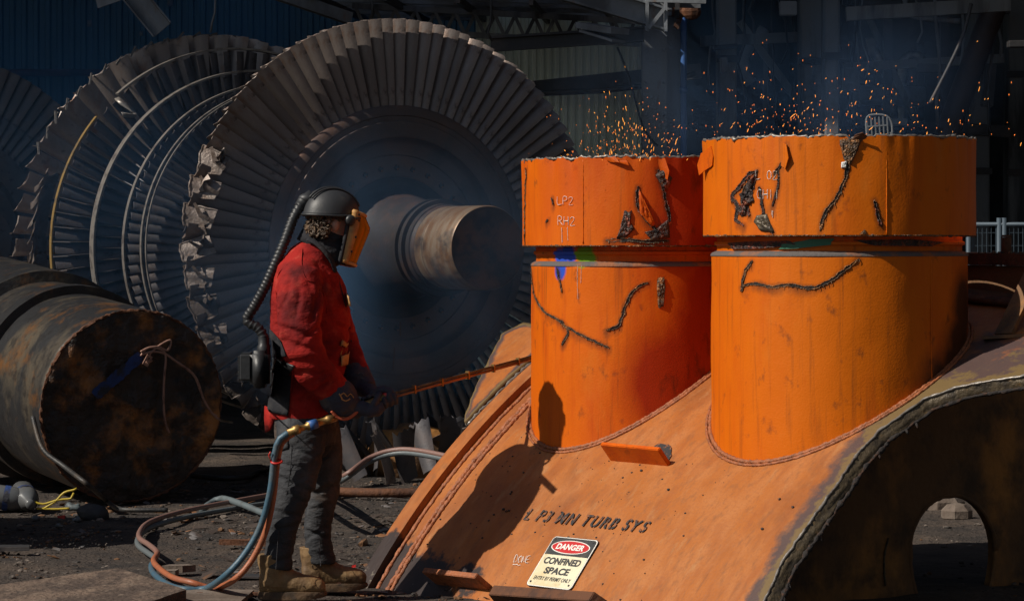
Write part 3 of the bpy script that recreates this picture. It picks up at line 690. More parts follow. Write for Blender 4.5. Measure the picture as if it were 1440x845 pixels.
# end wall with its arched opening
AW = 1.72 * SCL
def wall_hit(px, py):
    d = np.array([(px - 720) / FPX, 1.0]); Y = (A2 @ P0 + AW) / (A2 @ d)
    P = d * Y; return float(N2 @ (P - P0)), float(EYE - (py - HY) / FPX * Y)
def wp(u, z, off=0): p = P0 + A2 * (AW + off) + N2 * u; return Vector((p[0], p[1], z))
from mathutils.geometry import tessellate_polygon
ul = np.linspace(.02, 3.4, 40)
outer = [(u, max(-.3, float(hprof(u)) + TAU * AW + ZO - TH - .012)) for u in ul] + [(3.4, -.4), (.02, -.4)]
hc = [wall_hit(1335 + 60 * math.cos(t), 772 + 77 * math.sin(t) * (1.0 if math.sin(t) < 0 else 1.5)) for t in np.linspace(0, 2 * PI, 40, endpoint=False)]
pts2 = outer + hc
tri = tessellate_polygon([[Vector((u, z, 0)) for u, z in outer], [Vector((u, z, 0)) for u, z in hc]])
mb = MB(); mb.add([wp(u, z) for u, z in pts2], tri)
o = obj('end_wall', mb, M_rustwall, casing, smooth=False); md = o.modifiers.new('t', 'SOLIDIFY'); md.thickness = .05; md.offset = 0
mb = MB(); mb.tube(resample([wp(u, z, .02) for u, z in hc + hc[:1]], .02, False), .012, 7, jit=.3, seed=3); obj('opening_rim', mb, M_rustwall, casing)
# weld drips on the wall
mb = MB(); mb.tube(resample([wp(*wall_hit(a, b), .03) for a, b in ((1243, 755), (1238, 775), (1237, 800), (1239, 822))], .01), .004, 5, jit=.6); obj('weld_run', mb, M_cutsteel, casing)

# flange wall, ledge, strut and stub at the far right
FU = 2.08 * SCL
def fp(a, z, du=0): p = P0 + A2 * a * SCL + N2 * (FU + du); return Vector((p[0], p[1], zs(z)))
mb = MB()
mb.add([fp(1.2, 1.15), fp(3.2, 1.10), fp(3.2, 1.50), fp(1.2, 1.52), fp(1.2, 1.15, .03), fp(3.2, 1.10, .03), fp(3.2, 1.50, .03), fp(1.2, 1.52, .03)], [(0, 1, 2, 3), (7, 6, 5, 4), (0, 4, 5, 1), (3, 2, 6, 7), (0, 3, 7, 4), (1, 5, 6, 2)])
obj('flange_wall', mb, M_rustwall, casing, smooth=False)
mb = MB()
mb.add([fp(1.2, 1.522, -.03), fp(3.2, 1.502, -.03), fp(3.2, 1.557, -.03), fp(1.2, 1.572, -.03), fp(1.2, 1.522, .30), fp(3.2, 1.502, .30), fp(3.2, 1.557, .30), fp(1.2, 1.572, .30)], [(0, 1, 2, 3), (7, 6, 5, 4), (0, 4, 5, 1), (3, 2, 6, 7), (0, 3, 7, 4), (1, 5, 6, 2)])
obj('top_ledge', mb, M_rust, casing, smooth=False)
mb = MB(); rn = random.Random(8)
for k in range(40): mb.ball(fp(rn.uniform(1.8, 2.6), 1.568, rn.uniform(-.02, .2)), rn.uniform(.004, .012), n=6, m=4)
obj('ledge_slag', mb, M_slag, casing)
mb = MB(); mb.grid([[SP(a * SCL, 1.955 * SCL, .012), SP(a * SCL, 2.06 * SCL, .014)] for a in np.linspace(1.4, 2.6, 20)])
o = obj('foot_strip', mb, M_rust, casing); md = o.modifiers.new('t', 'SOLIDIFY'); md.thickness = .02
a, u = au_hit(1412, 470); B_ = SP(a, u); T_ = B_ + Vector((.26, .26, .44))
mb = MB(); mb.bar(B_, T_, .02, .10, up=(.59, -.81, 0)); mb.bar(B_ - Vector((.09, -.01, .012)), B_ + Vector((.09, -.04, 0)), .10, .014)
obj('strut', mb, M_rustwall, casing, smooth=False)
q = at(1415, 350, 12.42 * SCL); mb = MB(); mb.tube([q - Vector((0, 0, .05)), q + Vector((0, 0, .055))], .024, 12); mb.tube([q + Vector((0, 0, .056)), q + Vector((0, 0, .066))], [.027, .02], 10, jit=.2); obj('pipe_stub', mb, M_rust, casing)

# brackets standing on the shell
def plate_on_shell(name, pa, pb, hgt, m, th=.016, lean=0.0, flare=0.0, back=.03):
    """lean leans the plate along the axis, flare widens its top"""
    (a0, u0), (a1, u1) = au_hit(*pa), au_hit(*pb)
    ax = Vector((A2[0], A2[1], TAU)).normalized()
    P = []
    for du in (0, th):
        p0 = SP(a0, u0 + du); p1 = SP(a1, u1 + du); n = S_nrm((u0 + u1) / 2)
        P += [p0 - n * .01, p1 - n * .01, p1 + n * hgt + ax * (lean + flare), p0 + n * hgt + ax * (lean - flare)]
    mb = MB(); mb.add(P, [(0, 1, 2, 3), (7, 6, 5, 4), (0, 4, 5, 1), (1, 5, 6, 2), (2, 6, 7, 3), (3, 7, 4, 0)])
    me = mb.mesh(name, False); bm = bmesh.new(); bm.from_mesh(me); bmesh.ops.bevel(bm, geom=bm.edges[:], offset=.003, segments=2, affect='EDGES'); bm.to_mesh(me); bm.free()
    return obj(name, me, m, casing)
plate_on_shell('bracket', (858, 646), (940, 654), .100, M_pipe_red)['label'] = 'orange plate bracket below the left pipe with one sooty end'
plate_on_shell('bracket', (613, 820), (688, 829), .105, M_weld)['label'] = 'rusty plate bracket low on the shell'
lug = plate_on_shell('bolt_lug', (700, 852), (865, 868), .125, M_rust, th=.03, flare=-.06); lug['label'] = 'rusty lug plate with bolt holes at the bottom edge'
mb = MB()
for px, py in ((712, 838), (735, 841), (762, 844)):
    a, u = au_hit(px + 22, py + 22); c = SP(a, u) + S_nrm(u) * .075 - Vector((N2[0], N2[1], 0)) * .004
    mb.ball(c, (.010, .010, .014), n=8, m=6)
obj('bolt_hole', mb, M_blackmark, lug)

def patch(name, hitf, poly, thick, m, parent, seed=0, rings=6, sub=4, rough=.5):
    """a lump of torn metal or paint lying on a surface, its outline given on the photograph"""
    rn = random.Random(seed); n = len(poly)
    out = []
    for i in range(n):
        a, b = poly[i], poly[(i + 1) % n]
        for k in range(sub): out.append((a[0] + (b[0] - a[0]) * k / sub, a[1] + (b[1] - a[1]) * k / sub))
    cx = sum(p[0] for p in out) / len(out); cy = sum(p[1] for p in out) / len(out)
    P = []
    for i in range(rings + 1):
        f = 1 - i / rings; row = []
        for (x, y) in out:
            j = 1 + (rn.random() - .5) * .25 * rough * (1 if i < rings else 0)
            X = cx + (x - cx) * f * j; Y = cy + (y - cy) * f * j
            q, nn = hitf(X, Y)
            row.append(q + nn * ((thick * (.45 + rough * rn.random())) if 0 < i else .001))
        P.append(row)
    mb = MB(); mb.grid(P, True); return obj(name, mb, m, parent)
def gouge(name, hitf, pts, wpx, m, parent, seed=0, d=12.5):
    """a torch-cut line: ragged ridges of slag with a dark groove"""
    r = wpx * .72 / FPX * d
    path = resample([Vector((a, b, 0)) for a, b in pts], 1.2)
    rn = random.Random(seed); C = []; N_ = []
    for v in path:
        jx = 1.3 * mnoise.noise(Vector((v.x * .11, v.y * .11, seed))); jy = 1.3 * mnoise.noise(Vector((v.x * .11, v.y * .11, seed + 9)))
        w, nn = hitf(v.x + jx + rn.uniform(-.3, .3), v.y + jy + rn.uniform(-.3, .3)); C.append(w); N_.append(nn)
    slot = MB(); lips = MB(); P = []; A = []; B = []
    for i in range(len(C)):
        t = (C[min(i + 1, len(C) - 1)] - C[max(i - 1, 0)]).normalized(); sd = t.cross(N_[i]).normalized()
        f = min(1, 6 * min(i, len(C) - 1 - i) / len(C) + .25); w = r * f * (.55 + .9 * abs(mnoise.noise(C[i] * 30)) + .35 * rn.random())
        P.append([C[i] - sd * w + N_[i] * .0015, C[i] + N_[i] * .0008, C[i] + sd * w + N_[i] * .0015]); A.append(C[i] - sd * w * 1.05 + N_[i] * .0015); B.append(C[i] + sd * w * 1.05 + N_[i] * .0015)
    slot.grid(P); nf = len(slot.f)
    for E_, sg in ((A, 1), (B, 2)):
        lips.tube(E_, [r * (.16 + .5 * max(0, mnoise.noise(p * 45 + Vector((sg, 0, 0)))) + .22 * rn.random()) for p in E_], 6, jit=.45, seed=seed + sg)
    for i in range(0, len(C), 5):
        if rn.random() < .35:
            L_ = r * rn.uniform(1.2, 3.2); p = B[i] if B[i].z < A[i].z else A[i]
            lips.tube([p + N_[i] * .002, p + Vector((rn.uniform(-.3, .3) * L_, 0, -L_ * .5)) + N_[i] * .003, p + Vector((rn.uniform(-.4, .4) * L_, 0, -L_)) + N_[i] * .003], [r * .35, r * .25, r * .08], 5)
    mb = MB(); mb.add(slot.v, slot.f); mb.add(lips.v, lips.f)
    me = mb.mesh(name)
    o = obj(name, me, [m, M_slot], parent)
    for k in range(min(nf, len(me.polygons))): me.polygons[k].material_index = 1
    return o

SPATH = {'L': [[(0, 1), (.02, 0), (.6, .03)]], 'P': [[(0, 0), (.03, 1), (.45, .98), (.55, .75), (.4, .52), (0, .5)]], '2': [[(0, .78), (.2, 1), (.5, .9), (.5, .65), (.05, 0), (.62, .02)]],
         'R': [[(0, 0), (.02, 1), (.42, .98), (.5, .75), (.35, .55), (.02, .5)], [(.2, .5), (.6, 0)]], 'H': [[(0, 0), (0, 1)], [(.55, 0), (.55, 1)], [(0, .5), (.55, .52)]],
         '0': [[(.3, 1), (.05, .8), (.03, .2), (.3, 0), (.55, .2), (.55, .8), (.3, 1)]], 'C': [[(.55, .9), (.25, 1), (.02, .6), (.1, .1), (.5, .03)]], '1': [[(.25, 1), (.25, 0)]], 'I': [[(.2, 1), (.2, 0)]],
         'D': [[(0, 0), (.08, 1), (.5, .85), (.6, .4), (.3, .03), (0, 0)]], 'O': [[(.3, .95), (.05, .6), (.15, .05), (.45, .05), (.6, .5), (.45, .9), (.3, .95)]], 'N': [[(0, 0), (.05, .9), (.5, .05), (.6, .95)]], 'E': [[(.55, .95), (.05, .9), (.02, 0), (.5, .05)], [(.03, .5), (.4, .52)]]}
def chalk(name, hitf, words, parent, extra=(), wpx=.62, slant=0, d=12.5, m=None):
    """words: (string, x, y_base, letter width, letter height, step)"""
    mb = MB(); rn = random.Random(len(words)); r = wpx / FPX * d
    def run(pts):
        c = []
        for v in resample([Vector((a, b, 0)) for a, b in pts], 1.2):
            w, nn = hitf(v.x + rn.uniform(-.2, .2), v.y + rn.uniform(-.2, .2)); c.append(w + nn * .0015)
        mb.tube(c, [r * rn.uniform(.6, 1.2) for _ in c], 5, flat=.5)
    for s, x, y, w, h, st in words:
        for ch in s:
            for path in SPATH.get(ch, []): run([(x + a * w / .6 + slant * b * h, y - b * h + (x - words[0][1]) * .04) for a, b in path])
            x += st
    for e in extra: run(e)
    return obj(name, mb, m or M_whitemark, parent)

def inlet_pipe(C, r, rc, z_lip, z_neck, z_top, mP, label, seams, seed):
    """children of the casing: the pipe with its neck, collar, seams and weld"""
    n = 320; fb = lambda p, s: fbm(p, s, 2)
    P = []
    bot = [float(S_xy(C[0] + r * math.cos(2 * PI * k / n), C[1] + r * math.sin(2 * PI * k / n))) - .03 for k in range(n)]
    for t in np.linspace(0, 1, 60):
        row = []
        for k in range(n):
            g = 2 * PI * k / n; z = bot[k] + (z_lip - bot[k]) * t
            rr = r + .003 * fb((math.cos(g) * 2, math.sin(g) * 2, z * 2 + seed), 1.5)
            row.append(Vector((C[0] + rr * math.cos(g), C[1] + rr * math.sin(g), z)))
        P.append(row)
    for dr, dz in ((-.004, .006), (-.012, .012), (-r * .045, .016)):
        P.append([Vector((C[0] + (r + dr) * math.cos(2 * PI * k / n), C[1] + (r + dr) * math.sin(2 * PI * k / n), z_lip + dz)) for k in range(n)])
    mb = MB(); mb.grid(P, True)
    pipe = obj('inlet_pipe', mb, mP, casing, label=label)
    ct = MB(); rn_ = r * .955; NK = [(rn_, z_lip + .01 + (z_neck - .055 - z_lip) * k / 8) for k in range(8)]
    ct.lathe(NK + [(rn_ + .001, z_neck - .045), (rn_ + .012, z_neck - .04), (rn_ + .012, z_neck - .028), (rn_ + .001, z_neck - .024), (rn_, z_neck + .03)], n, Matrix.Translation((C[0], C[1], 0)))
    obj('neck', ct, mP, pipe, ang=40)
    mb = MB(); mb.lathe([(r + .0030, z_lip - .004), (r + .003, z_lip + .003), (r - .004, z_lip + .011), (r * .958, z_lip + .019)], n, Matrix.Translation((C[0], C[1], 0))); obj('dusty_lip', mb, M_dustlip, pipe)
    # collar: a sleeve with a torn top edge, folds and dents
    P = []; th = .018
    def top(g):
        x = math.cos(g) * 6; y = math.sin(g) * 6
        return z_top + .006 * fb((x, y, seed), 1.2) + .010 * max(0, fb((x * 4, y * 4, seed), 1.5)) - .035 * max(0, fb((x * 2.2, y * 2.2, seed + 9), 1.0) - .25)
    prof = [(0, -th, 0), (0, -.004, 0), (.004, 0, 0)] + [(t, 0, 0) for t in np.linspace(.03, 1, 34)]
    for t, dr, _ in prof:
        row = []
        for k in range(n):
            g = 2 * PI * k / n; zt = top(g); z = z_neck + (zt - z_neck) * t
            rr = rc + dr + .004 * fb((math.cos(g) * 3, math.sin(g) * 3, z * 2 + seed), 1.2) + .012 * t ** 4 * fb((math.cos(g) * 7, math.sin(g) * 7, seed + 3), 1.0)
            row.append(Vector((C[0] + rr * math.cos(g), C[1] + rr * math.sin(g), z)))
        P.append(row)
    for t in (1, .5, 0):
        P.append([Vector((C[0] + (rc - th) * math.cos(2 * PI * k / n), C[1] + (rc - th) * math.sin(2 * PI * k / n), z_neck + (top(2 * PI * k / n) - z_neck) * t)) for k in range(n)])
    mb = MB(); mb.grid(P, True); col = obj('collar', mb, mP, pipe, ang=50)
    # burnt bead on the torn top edge
    mb = MB(); pts = [Vector((C[0] + (rc - .006) * math.cos(g), C[1] + (rc - .006) * math.sin(g), top(g) + .001)) for g in np.linspace(0, 2 * PI, 400)]
    mb.tube(pts, [.005 + .006 * abs(fb(p, 25)) for p in pts], 6, jit=.5, seed=seed); obj('burnt_edge', mb, M_ring, pipe)
    mb = MB(); pts = [Vector((C[0] + (rc - .004) * math.cos(g), C[1] + (rc - .004) * math.sin(g), z_neck - .001)) for g in np.linspace(0, 2 * PI, 300)]
    mb.tube(pts, [.003 + .005 * abs(fb(p, 30)) for p in pts], 6, jit=.5, seed=seed + 1); obj('burnt_edge', mb, M_slag, pipe)
    # weld round the foot
    mb = MB()
    for dr, rad in ((.004, .010), (.020, .007)):
        pts = []
        for k in range(400):
            g = 2 * PI * k / 400; x = C[0] + (r + dr) * math.cos(g); y = C[1] + (r + dr) * math.sin(g)
            pts.append(Vector((x, y, float(S_xy(x, y)) + .003)))
        mb.tube(pts + pts[:1], rad, 7, jit=.28, seed=seed + 2)
    obj('weld_bead', mb, M_weld, pipe)
    hit_c = cyl_hit(C, rc + .001); hit_p = cyl_hit(C, r + .001)
    for kind, px, y0, y1 in seams:
        hf = hit_c if kind == 'c' else hit_p
        mb = MB(); mb.tube([hf(px, y)[0] for y in np.linspace(y0, y1, 30)], .0028, 6, jit=.4); obj('seam', mb, mP, pipe)
    return pipe, hit_c, hit_p
CR = (1.3937 * SCL, 12.1254 * SCL); CL = (.5742 * SCL, 12.9715 * SCL)
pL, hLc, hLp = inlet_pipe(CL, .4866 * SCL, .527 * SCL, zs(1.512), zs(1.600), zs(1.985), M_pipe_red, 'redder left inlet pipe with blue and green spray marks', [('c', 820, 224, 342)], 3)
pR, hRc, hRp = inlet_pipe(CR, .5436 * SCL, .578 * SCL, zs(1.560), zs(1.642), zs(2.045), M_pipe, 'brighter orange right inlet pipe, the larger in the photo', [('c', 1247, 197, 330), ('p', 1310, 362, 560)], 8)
hLn = cyl_hit(CL, .4866 * SCL * .955 + .013); hRn = cyl_hit(CR, .5436 * SCL * .955 + .013)
# torch gouges and torn paint
BURN = []
for i, (hf, pts, w, m, par) in enumerate((
    (hLp, [(747, 378), (751, 412), (764, 436), (785, 449), (797, 459), (825, 474), (857, 489)], 2.2, M_slag, pL),
    (hLp, [(783, 376), (787, 392), (790, 411)], 1.7, M_slag, pL), (hLp, [(789, 450), (799, 466), (790, 484)], 2.0, M_slag, pL),
    (hLp, [(912, 397), (897, 403), (884, 418), (876, 440), (869, 458), (852, 464)], 2.4, M_slag, pL),
    (hLc, [(898, 262), (896, 285), (905, 303), (922, 322), (934, 333)], 2.6, M_slag_red, pL), (hLc, [(926, 238), (932, 262), (938, 290), (942, 312)], 2.6, M_slag_red, pL),
    (hLc, [(776, 277), (777, 288)], 1.2, M_slag, pL), (hLc, [(768, 312), (771, 308)], 1.6, M_slag, pL),
    (hLc, [(852, 338), (880, 337), (910, 339), (940, 338)], 2.6, M_cutsteel, pL), (hLc, [(740, 236), (739, 270), (738, 310), (738, 343)], 2.0, M_slag, pL),
    (hRp, [(1058, 366), (1047, 384), (1043, 409)], 2.6, M_slag, pR), (hRp, [(1041, 403), (1062, 398), (1085, 403), (1110, 400), (1140, 404), (1165, 396), (1180, 385), (1208, 363)], 2.5, M_slag, pR),
    (hRc, [(1192, 198), (1194, 222), (1189, 248), (1176, 278), (1160, 300), (1153, 325)], 2.6, M_slag, pR),
    (hRc, [(1229, 281), (1233, 298), (1239, 318)], 2.4, M_slag_red, pR), (hRc, [(1106, 202), (1104, 222), (1092, 240), (1088, 246)], 2.4, M_slag, pR),
    (hRc, [(1066, 240), (1052, 246), (1041, 262), (1030, 276), (1038, 290), (1035, 308), (1046, 317)], 3.6, M_slag_red, pR), (hRc, [(1064, 243), (1058, 262), (1050, 285), (1055, 303)], 3.2, M_slag_red, pR), (hRc, [(1056, 250), (1046, 270), (1043, 296)], 3.2, M_slag, pR),
    (hRc, [(1068, 262), (1072, 290), (1078, 312), (1087, 326)], 2.4, M_slag_red, pR), (hRc, [(1095, 238), (1094, 262), (1086, 290)], 1.6, M_slag_red, pR))):
    BURN += [hf(v.x, v.y)[0] for v in resample([Vector((a, b, 0)) for a, b in pts], 4)]
    gouge('torch_gouge', hf, pts, w, m, par, i)
patch('torn_patch', hLp, [(924, 391), (934, 389), (936, 405), (933, 431), (926, 433), (924, 412)], .010, M_slag, pL, 1)
patch('torn_patch', hLc, [(878, 297), (888, 296), (887, 312), (893, 322), (880, 333), (866, 336), (872, 320)], .014, M_slag_red, pL, 2)
patch('torn_patch', hLc, [(898, 264), (907, 282), (922, 315), (916, 318), (900, 300)], .018, M_pipe_red, pL, 3)
patch('torn_patch', hLc, [(905, 326), (922, 322), (940, 308), (943, 334), (918, 337)], .014, M_slag_red, pL, 4)
patch('torn_patch', hLc, [(922, 246), (932, 236), (945, 250), (940, 268), (930, 262)], .018, M_slag_red, pL, 5)
patch('torn_patch', hRc, [(1062, 246), (1054, 252), (1049, 268), (1041, 272), (1044, 288), (1040, 300), (1047, 306), (1052, 290), (1060, 282), (1058, 264)], .014, M_slag_red, pR, 6, rough=.9)
patch('torn_patch', hRc, [(1064, 302), (1078, 300), (1090, 327), (1070, 325), (1060, 312)], .012, M_cutsteel, pR, 7)
patch('torn_patch', hRc, [(1180, 196), (1212, 193), (1207, 210), (1196, 232), (1186, 225)], .014, M_slag, pR, 8)
patch('torn_patch', hRc, [(1183, 228), (1191, 226), (1190, 236), (1183, 236)], .012, M_white, pR, 9)
patch('torn_patch', hRc, [(1208, 329), (1216, 322), (1219, 329)], .006, M_slag, pR, 10)
for px, py in ((930, 395), (930, 415), (882, 305), (880, 325), (910, 290), (930, 322), (934, 252)): BURN.append((hLc if py < 345 and px < 985 else hLp)(px, py)[0])
for px, py in ((1050, 260), (1048, 290), (1075, 312), (1195, 205)): BURN.append(hRc(px, py)[0])
BA = np.array([tuple(p) for p in BURN])
def burn_attr(o):
    V = np.array([tuple(v.co) for v in o.data.vertices]); out = np.zeros(len(V))
    for q in BA:
        d = V - q; dz = np.where(d[:, 2] < 0, d[:, 2] * .45, d[:, 2] * 1.2); r2 = d[:, 0] ** 2 + d[:, 1] ** 2 + dz ** 2
        out = np.maximum(out, np.exp(-r2 / (.021 ** 2)))
    set_attr(o.data, 'burn', out)
for p_ in (pL, pR):
    burn_attr(p_)
    for ch in p_.children:
        if ch.name.startswith('collar'): burn_attr(ch)
def big_attr(o, name, pts, rad, fl=1.0):
    V = np.array([tuple(v.co) for v in o.data.vertices]); out = np.zeros(len(V))
    for q in pts:
        d = V - np.array(q); out = np.maximum(out, np.exp(-((d[:, 0] ** 2 + d[:, 1] ** 2) + (d[:, 2] * fl) ** 2) / rad ** 2))
    set_attr(o.data, name, out)
redp = [tuple(hLp(x_, y_)[0]) for x_, y_ in ((1010, 420), (1000, 480), (985, 520), (1020, 360), (950, 540))] + [tuple(hLc(x_, y_)[0]) for x_, y_ in ((985, 250), (985, 310), (1010, 280))]  # deep red painted over the left pipe's right half to imitate its shade
blackp = [tuple(hRp(x_, y_)[0]) for x_, y_ in ((1352, 480), (1345, 520), (1356, 430), (1325, 545))]  # centres of a blackish mask low on the right pipe's right side
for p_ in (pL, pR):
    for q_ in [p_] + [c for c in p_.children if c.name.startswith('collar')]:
        big_attr(q_, 'shade_red', redp, .24, .8); big_attr(q_, 'blackened', blackp, .17)
def spray_attr(o, name, pts, rad):
    V = np.array([tuple(v.co) for v in o.data.vertices]); out = np.zeros(len(V))
    for q in pts: out = np.maximum(out, np.exp(-((V - np.array(q)) ** 2).sum(1) / rad ** 2))
    set_attr(o.data, name, out)
blu = [tuple(hLn(x_, y_)[0]) for x_, y_ in ((784, 360), (792, 358), (800, 359), (789, 370), (797, 352))] + [tuple(hLp(x_, y_)[0]) for x_, y_ in ((788, 376), (787, 382))]
grn = [tuple(hLn(x_, y_)[0]) for x_, y_ in ((815, 358), (822, 357), (828, 362), (820, 367), (824, 351))]
for q_ in [pL] + [c for c in pL.children if c.name.startswith('neck')]: spray_attr(q_, 'blue', blu, .036); spray_attr(q_, 'green', grn, .034)
add_mask_layer(M_pipe_red, (.30, .018, .0015), attr_mask('shade_red', 7, .35, .22, .62, .92, (1, 1, .6)))
add_mask_layer(M_pipe_red, (.06, .010, .003), attr_mask('shade_red', 26, 1.0, .95, 1.15, .6, (1, 1, .4)))
add_mask_layer(M_pipe_red, (.008, .075, .50), attr_mask('blue', 26, .35, .22, .50, .97)); add_mask_layer(M_pipe_red, (.13, .30, .008), attr_mask('green', 26, .35, .25, .52, .97))
add_mask_layer(M_pipe, (.028, .014, .008), attr_mask('blackened', 8, .45, .25, .75, .93))
for m_ in (M_pipe, M_pipe_red):
    add_mask_layer(m_, (.085, .026, .008), attr_mask('burn', 20, 1.3, .40, 1.1, .75, (1, 1, .5)))
# flaps bent outward at the collar rims
def flap(hitf, pts, out, m, parent):
    mb = MB(); P = []
    for (x0, y0), (x1, y1), k in pts:
        a, n = hitf(x0, y0); b, n2 = hitf(x1, y1)
        P.append([a.lerp(b, t) + n * (out * .55 * k * t ** 1.5 + .002) + Vector((0, 0, .006 * mnoise.noise(a * 40 + Vector((t * 3, 0, 0))))) for t in np.linspace(0, 1, 6)])
    mb.grid(P); o = obj('bent_flap', mb, m, parent, smooth=False); md = o.modifiers.new('t', 'SOLIDIFY'); md.thickness = .004
flap(hRc, [((1001, 205), (992, 216), .6), ((1004, 220), (990, 232), 1), ((1003, 232), (991, 246), .8)], .05, M_pipe_red, pR)
flap(hRc, [((1196, 200), (1202, 190), .4), ((1204, 200), (1212, 186), 1), ((1210, 200), (1219, 192), .5)], .05, M_rust, pR)
flap(hRc, [((1098, 200), (1108, 203), .5), ((1100, 215), (1112, 222), 1), ((1099, 232), (1106, 238), .4)], .03, M_pipe, pR)
flap(hLc, [((850, 222), (866, 220), .3), ((855, 226), (872, 228), 1), ((880, 223), (885, 232), .5)], .035, M_pipe_red, pL)
flap(hLc, [((925, 224), (935, 222), .3), ((926, 232), (940, 240), 1), ((930, 244), (938, 252), .6)], .045, M_pipe_red, pL)
# spray marks on the necks
patch('paint_stain', hRn, [(1022, 341), (1060, 339), (1110, 338), (1120, 344), (1070, 349), (1030, 350)], .001, M_slag_red, pR, 14, rough=.3)
patch('paint_stain', hRn, [(1100, 343), (1140, 336), (1172, 335), (1168, 344), (1120, 349), (1096, 350)], .0012, mat('green_undercoat', (.02, .13, .07), .5), pR, 15, rough=.3)
patch('paint_stain', hRn, [(1200, 337), (1280, 336), (1330, 340), (1310, 346), (1230, 345)], .001, M_slag_red, pR, 16, rough=.3)
chalk('chalk_lettering', hLc, [('LP2', 784, 287, 6, 11, 8), ('RH2', 785, 316, 6.5, 12, 8.5)], pL, extra=[[(790, 320), (791, 341)], [(798, 319), (799, 338)]])
chalk('chalk_mark', hLp, [], pL, extra=[[(813, 372), (812, 386), (813, 420)], [(818, 373), (817, 398)]], wpx=.45)
chalk('chalk_lettering', hRc, [('L 02', 1063, 251, 6, 12, 8), ('CHII', 1065, 279, 6.5, 13, 8.5)], pR, extra=[[(1087, 296), (1087, 306)], [(1086, 296), (1085, 303)]])
chalk('chalk_lettering', shell_hit, [('DONE', 723, 790, 4.6, 10, 5.6)], casing, extra=[[(722, 793), (733, 794)]], slant=.30, wpx=.55)
# stencilled line and scattered black specks on the shell
def on_shell(me, p_left, p_right, height):
    a0, u0 = au_hit(*p_left); a1, u1 = au_hit(*p_right)
    xs = [v.co.x for v in me.vertices]; ys = [v.co.y for v in me.vertices]
    w = max(xs) - min(xs); h = max(ys) - min(ys)
    for v in me.vertices:
        s = (v.co.x - min(xs)) / w; t = (v.co.y - min(ys)) / h * height
        a = a0 + (a1 - a0) * s; u = u0 + (u1 - u0) * s + t * .55
        v.co = SP(a, u, .0065)
    return me
bm = bmesh.new(); xo = 0.0
for ch in 'L P3 MN TURB SYS':
    if ch == ' ': xo += .042; continue
    me = text_mesh(ch, .1, bold=.0022, shear=.12)
    b2 = bmesh.new(); b2.from_mesh(me); x0 = min(v.co.x for v in b2.verts); x1 = max(v.co.x for v in b2.verts); cx = (x0 + x1) / 2
    if ch in 'P3URBSMN':
        for w in (-.0035, .0035): bmesh.ops.bisect_plane(b2, geom=b2.verts[:] + b2.edges[:] + b2.faces[:], plane_co=(cx + w, 0, 0), plane_no=(1, -.12, 0))
        bmesh.ops.delete(b2, geom=[f for f in b2.faces if abs(f.calc_center_median().x - cx - .12 * f.calc_center_median().y) < .0034], context='FACES')
    for v in b2.verts: v.co.x += xo - x0
    xo += (x1 - x0) + .014
    b2.to_mesh(me); b2.free(); bm.from_mesh(me)
me = bpy.data.meshes.new('stencil_lettering'); bm.to_mesh(me); bm.free()
obj('stencil_lettering', on_shell(me, (736, 731), (906, 749), .085), M_blackmark, casing, smooth=False)
mb = MB(); rn = random.Random(21)
for k in range(150):
    a = rn.uniform(.2, 1.9); u = rn.uniform(.1, .75)
    if a > a_right(u) - .1: continue
    s = rn.choice([.002, .003, .004, .006]); mb.ball(SP(a, u, .0005), (s, s * rn.uniform(.6, 1.6), s * .7), n=6, m=4)
for px, py in ((708, 715), (712, 717), (716, 716), (940, 687), (902, 660), (1115, 712), (1096, 700), (1072, 742)):
    a, u = au_hit(px, py); mb.ball(SP(a, u, .0005), (.008, .012, .006), n=7, m=5)
tag(obj('paint_specks', mb, M_blackmark, casing), kind='stuff')
patch('scorch_mark', shell_hit, [(915, 630), (930, 622), (944, 626), (945, 640), (938, 652), (925, 640)], .0015, M_blackmark, casing, 31, rough=.6)

# danger sign
q = [SP(*au_hit(*p)) for p in ((778, 754), (843, 761), (806, 831), (744, 823))]
cn_ = (q[0] + q[1] + q[2] + q[3]) / 4
ex = ((q[1] - q[0]) + (q[2] - q[3])).normalized(); ey0 = ((q[0] - q[3]) + (q[1] - q[2])); nz = ex.cross(ey0).normalized(); ey = nz.cross(ex)
SW = ((q[1] - q[0]).length + (q[2] - q[3]).length) / 2; SH = ey0.length / 2
sgn = empty('danger_sign', cn_ + nz * .010, 'cream, black and red DANGER CONFINED SPACE sign on the orange shell', 'sign')
FR = Matrix((ex, ey, nz)).transposed()
def rr(w, h, r, n=6):
    out = []
    for cx, cy, a0 in ((w/2-r, h/2-r, 0), (-w/2+r, h/2-r, PI/2), (-w/2+r, -h/2+r, PI), (w/2-r, -h/2+r, 1.5*PI)):
        for k in range(n + 1): a = a0 + PI/2*k/n; out.append((cx + r*math.cos(a), cy + r*math.sin(a)))
    return out
def sput(name, pts, z, m, th=0.0):
    n = len(pts); mb = MB()
    V = [cn_ + nz * .010 + FR @ Vector((x, y, z)) for x, y in pts]
    if th: mb.add(V + [v - nz * th for v in V], [tuple(range(n)), tuple(range(n, 2*n))[::-1]] + [(i, n+i, n+(i+1) % n, (i+1) % n) for i in range(n)])
    else: mb.add(V, [tuple(range(n))])
    return obj(name, mb, m, sgn, smooth=False)
def stext(name, s, y, hgt, wid, m, z, bold=.0, shear=0):
    me = text_mesh(s, 1.0, bold, shear)
    xs = [v.co.x for v in me.vertices]; ys = [v.co.y for v in me.vertices]
    for v in me.vertices:
        x = ((v.co.x - min(xs)) / (max(xs) - min(xs)) - .5) * wid; yy = ((v.co.y - min(ys)) / (max(ys) - min(ys)) - .5) * hgt + y
        v.co = cn_ + nz * .010 + FR @ Vector((x, yy, z))
    return obj(name, me, m, sgn, smooth=False)
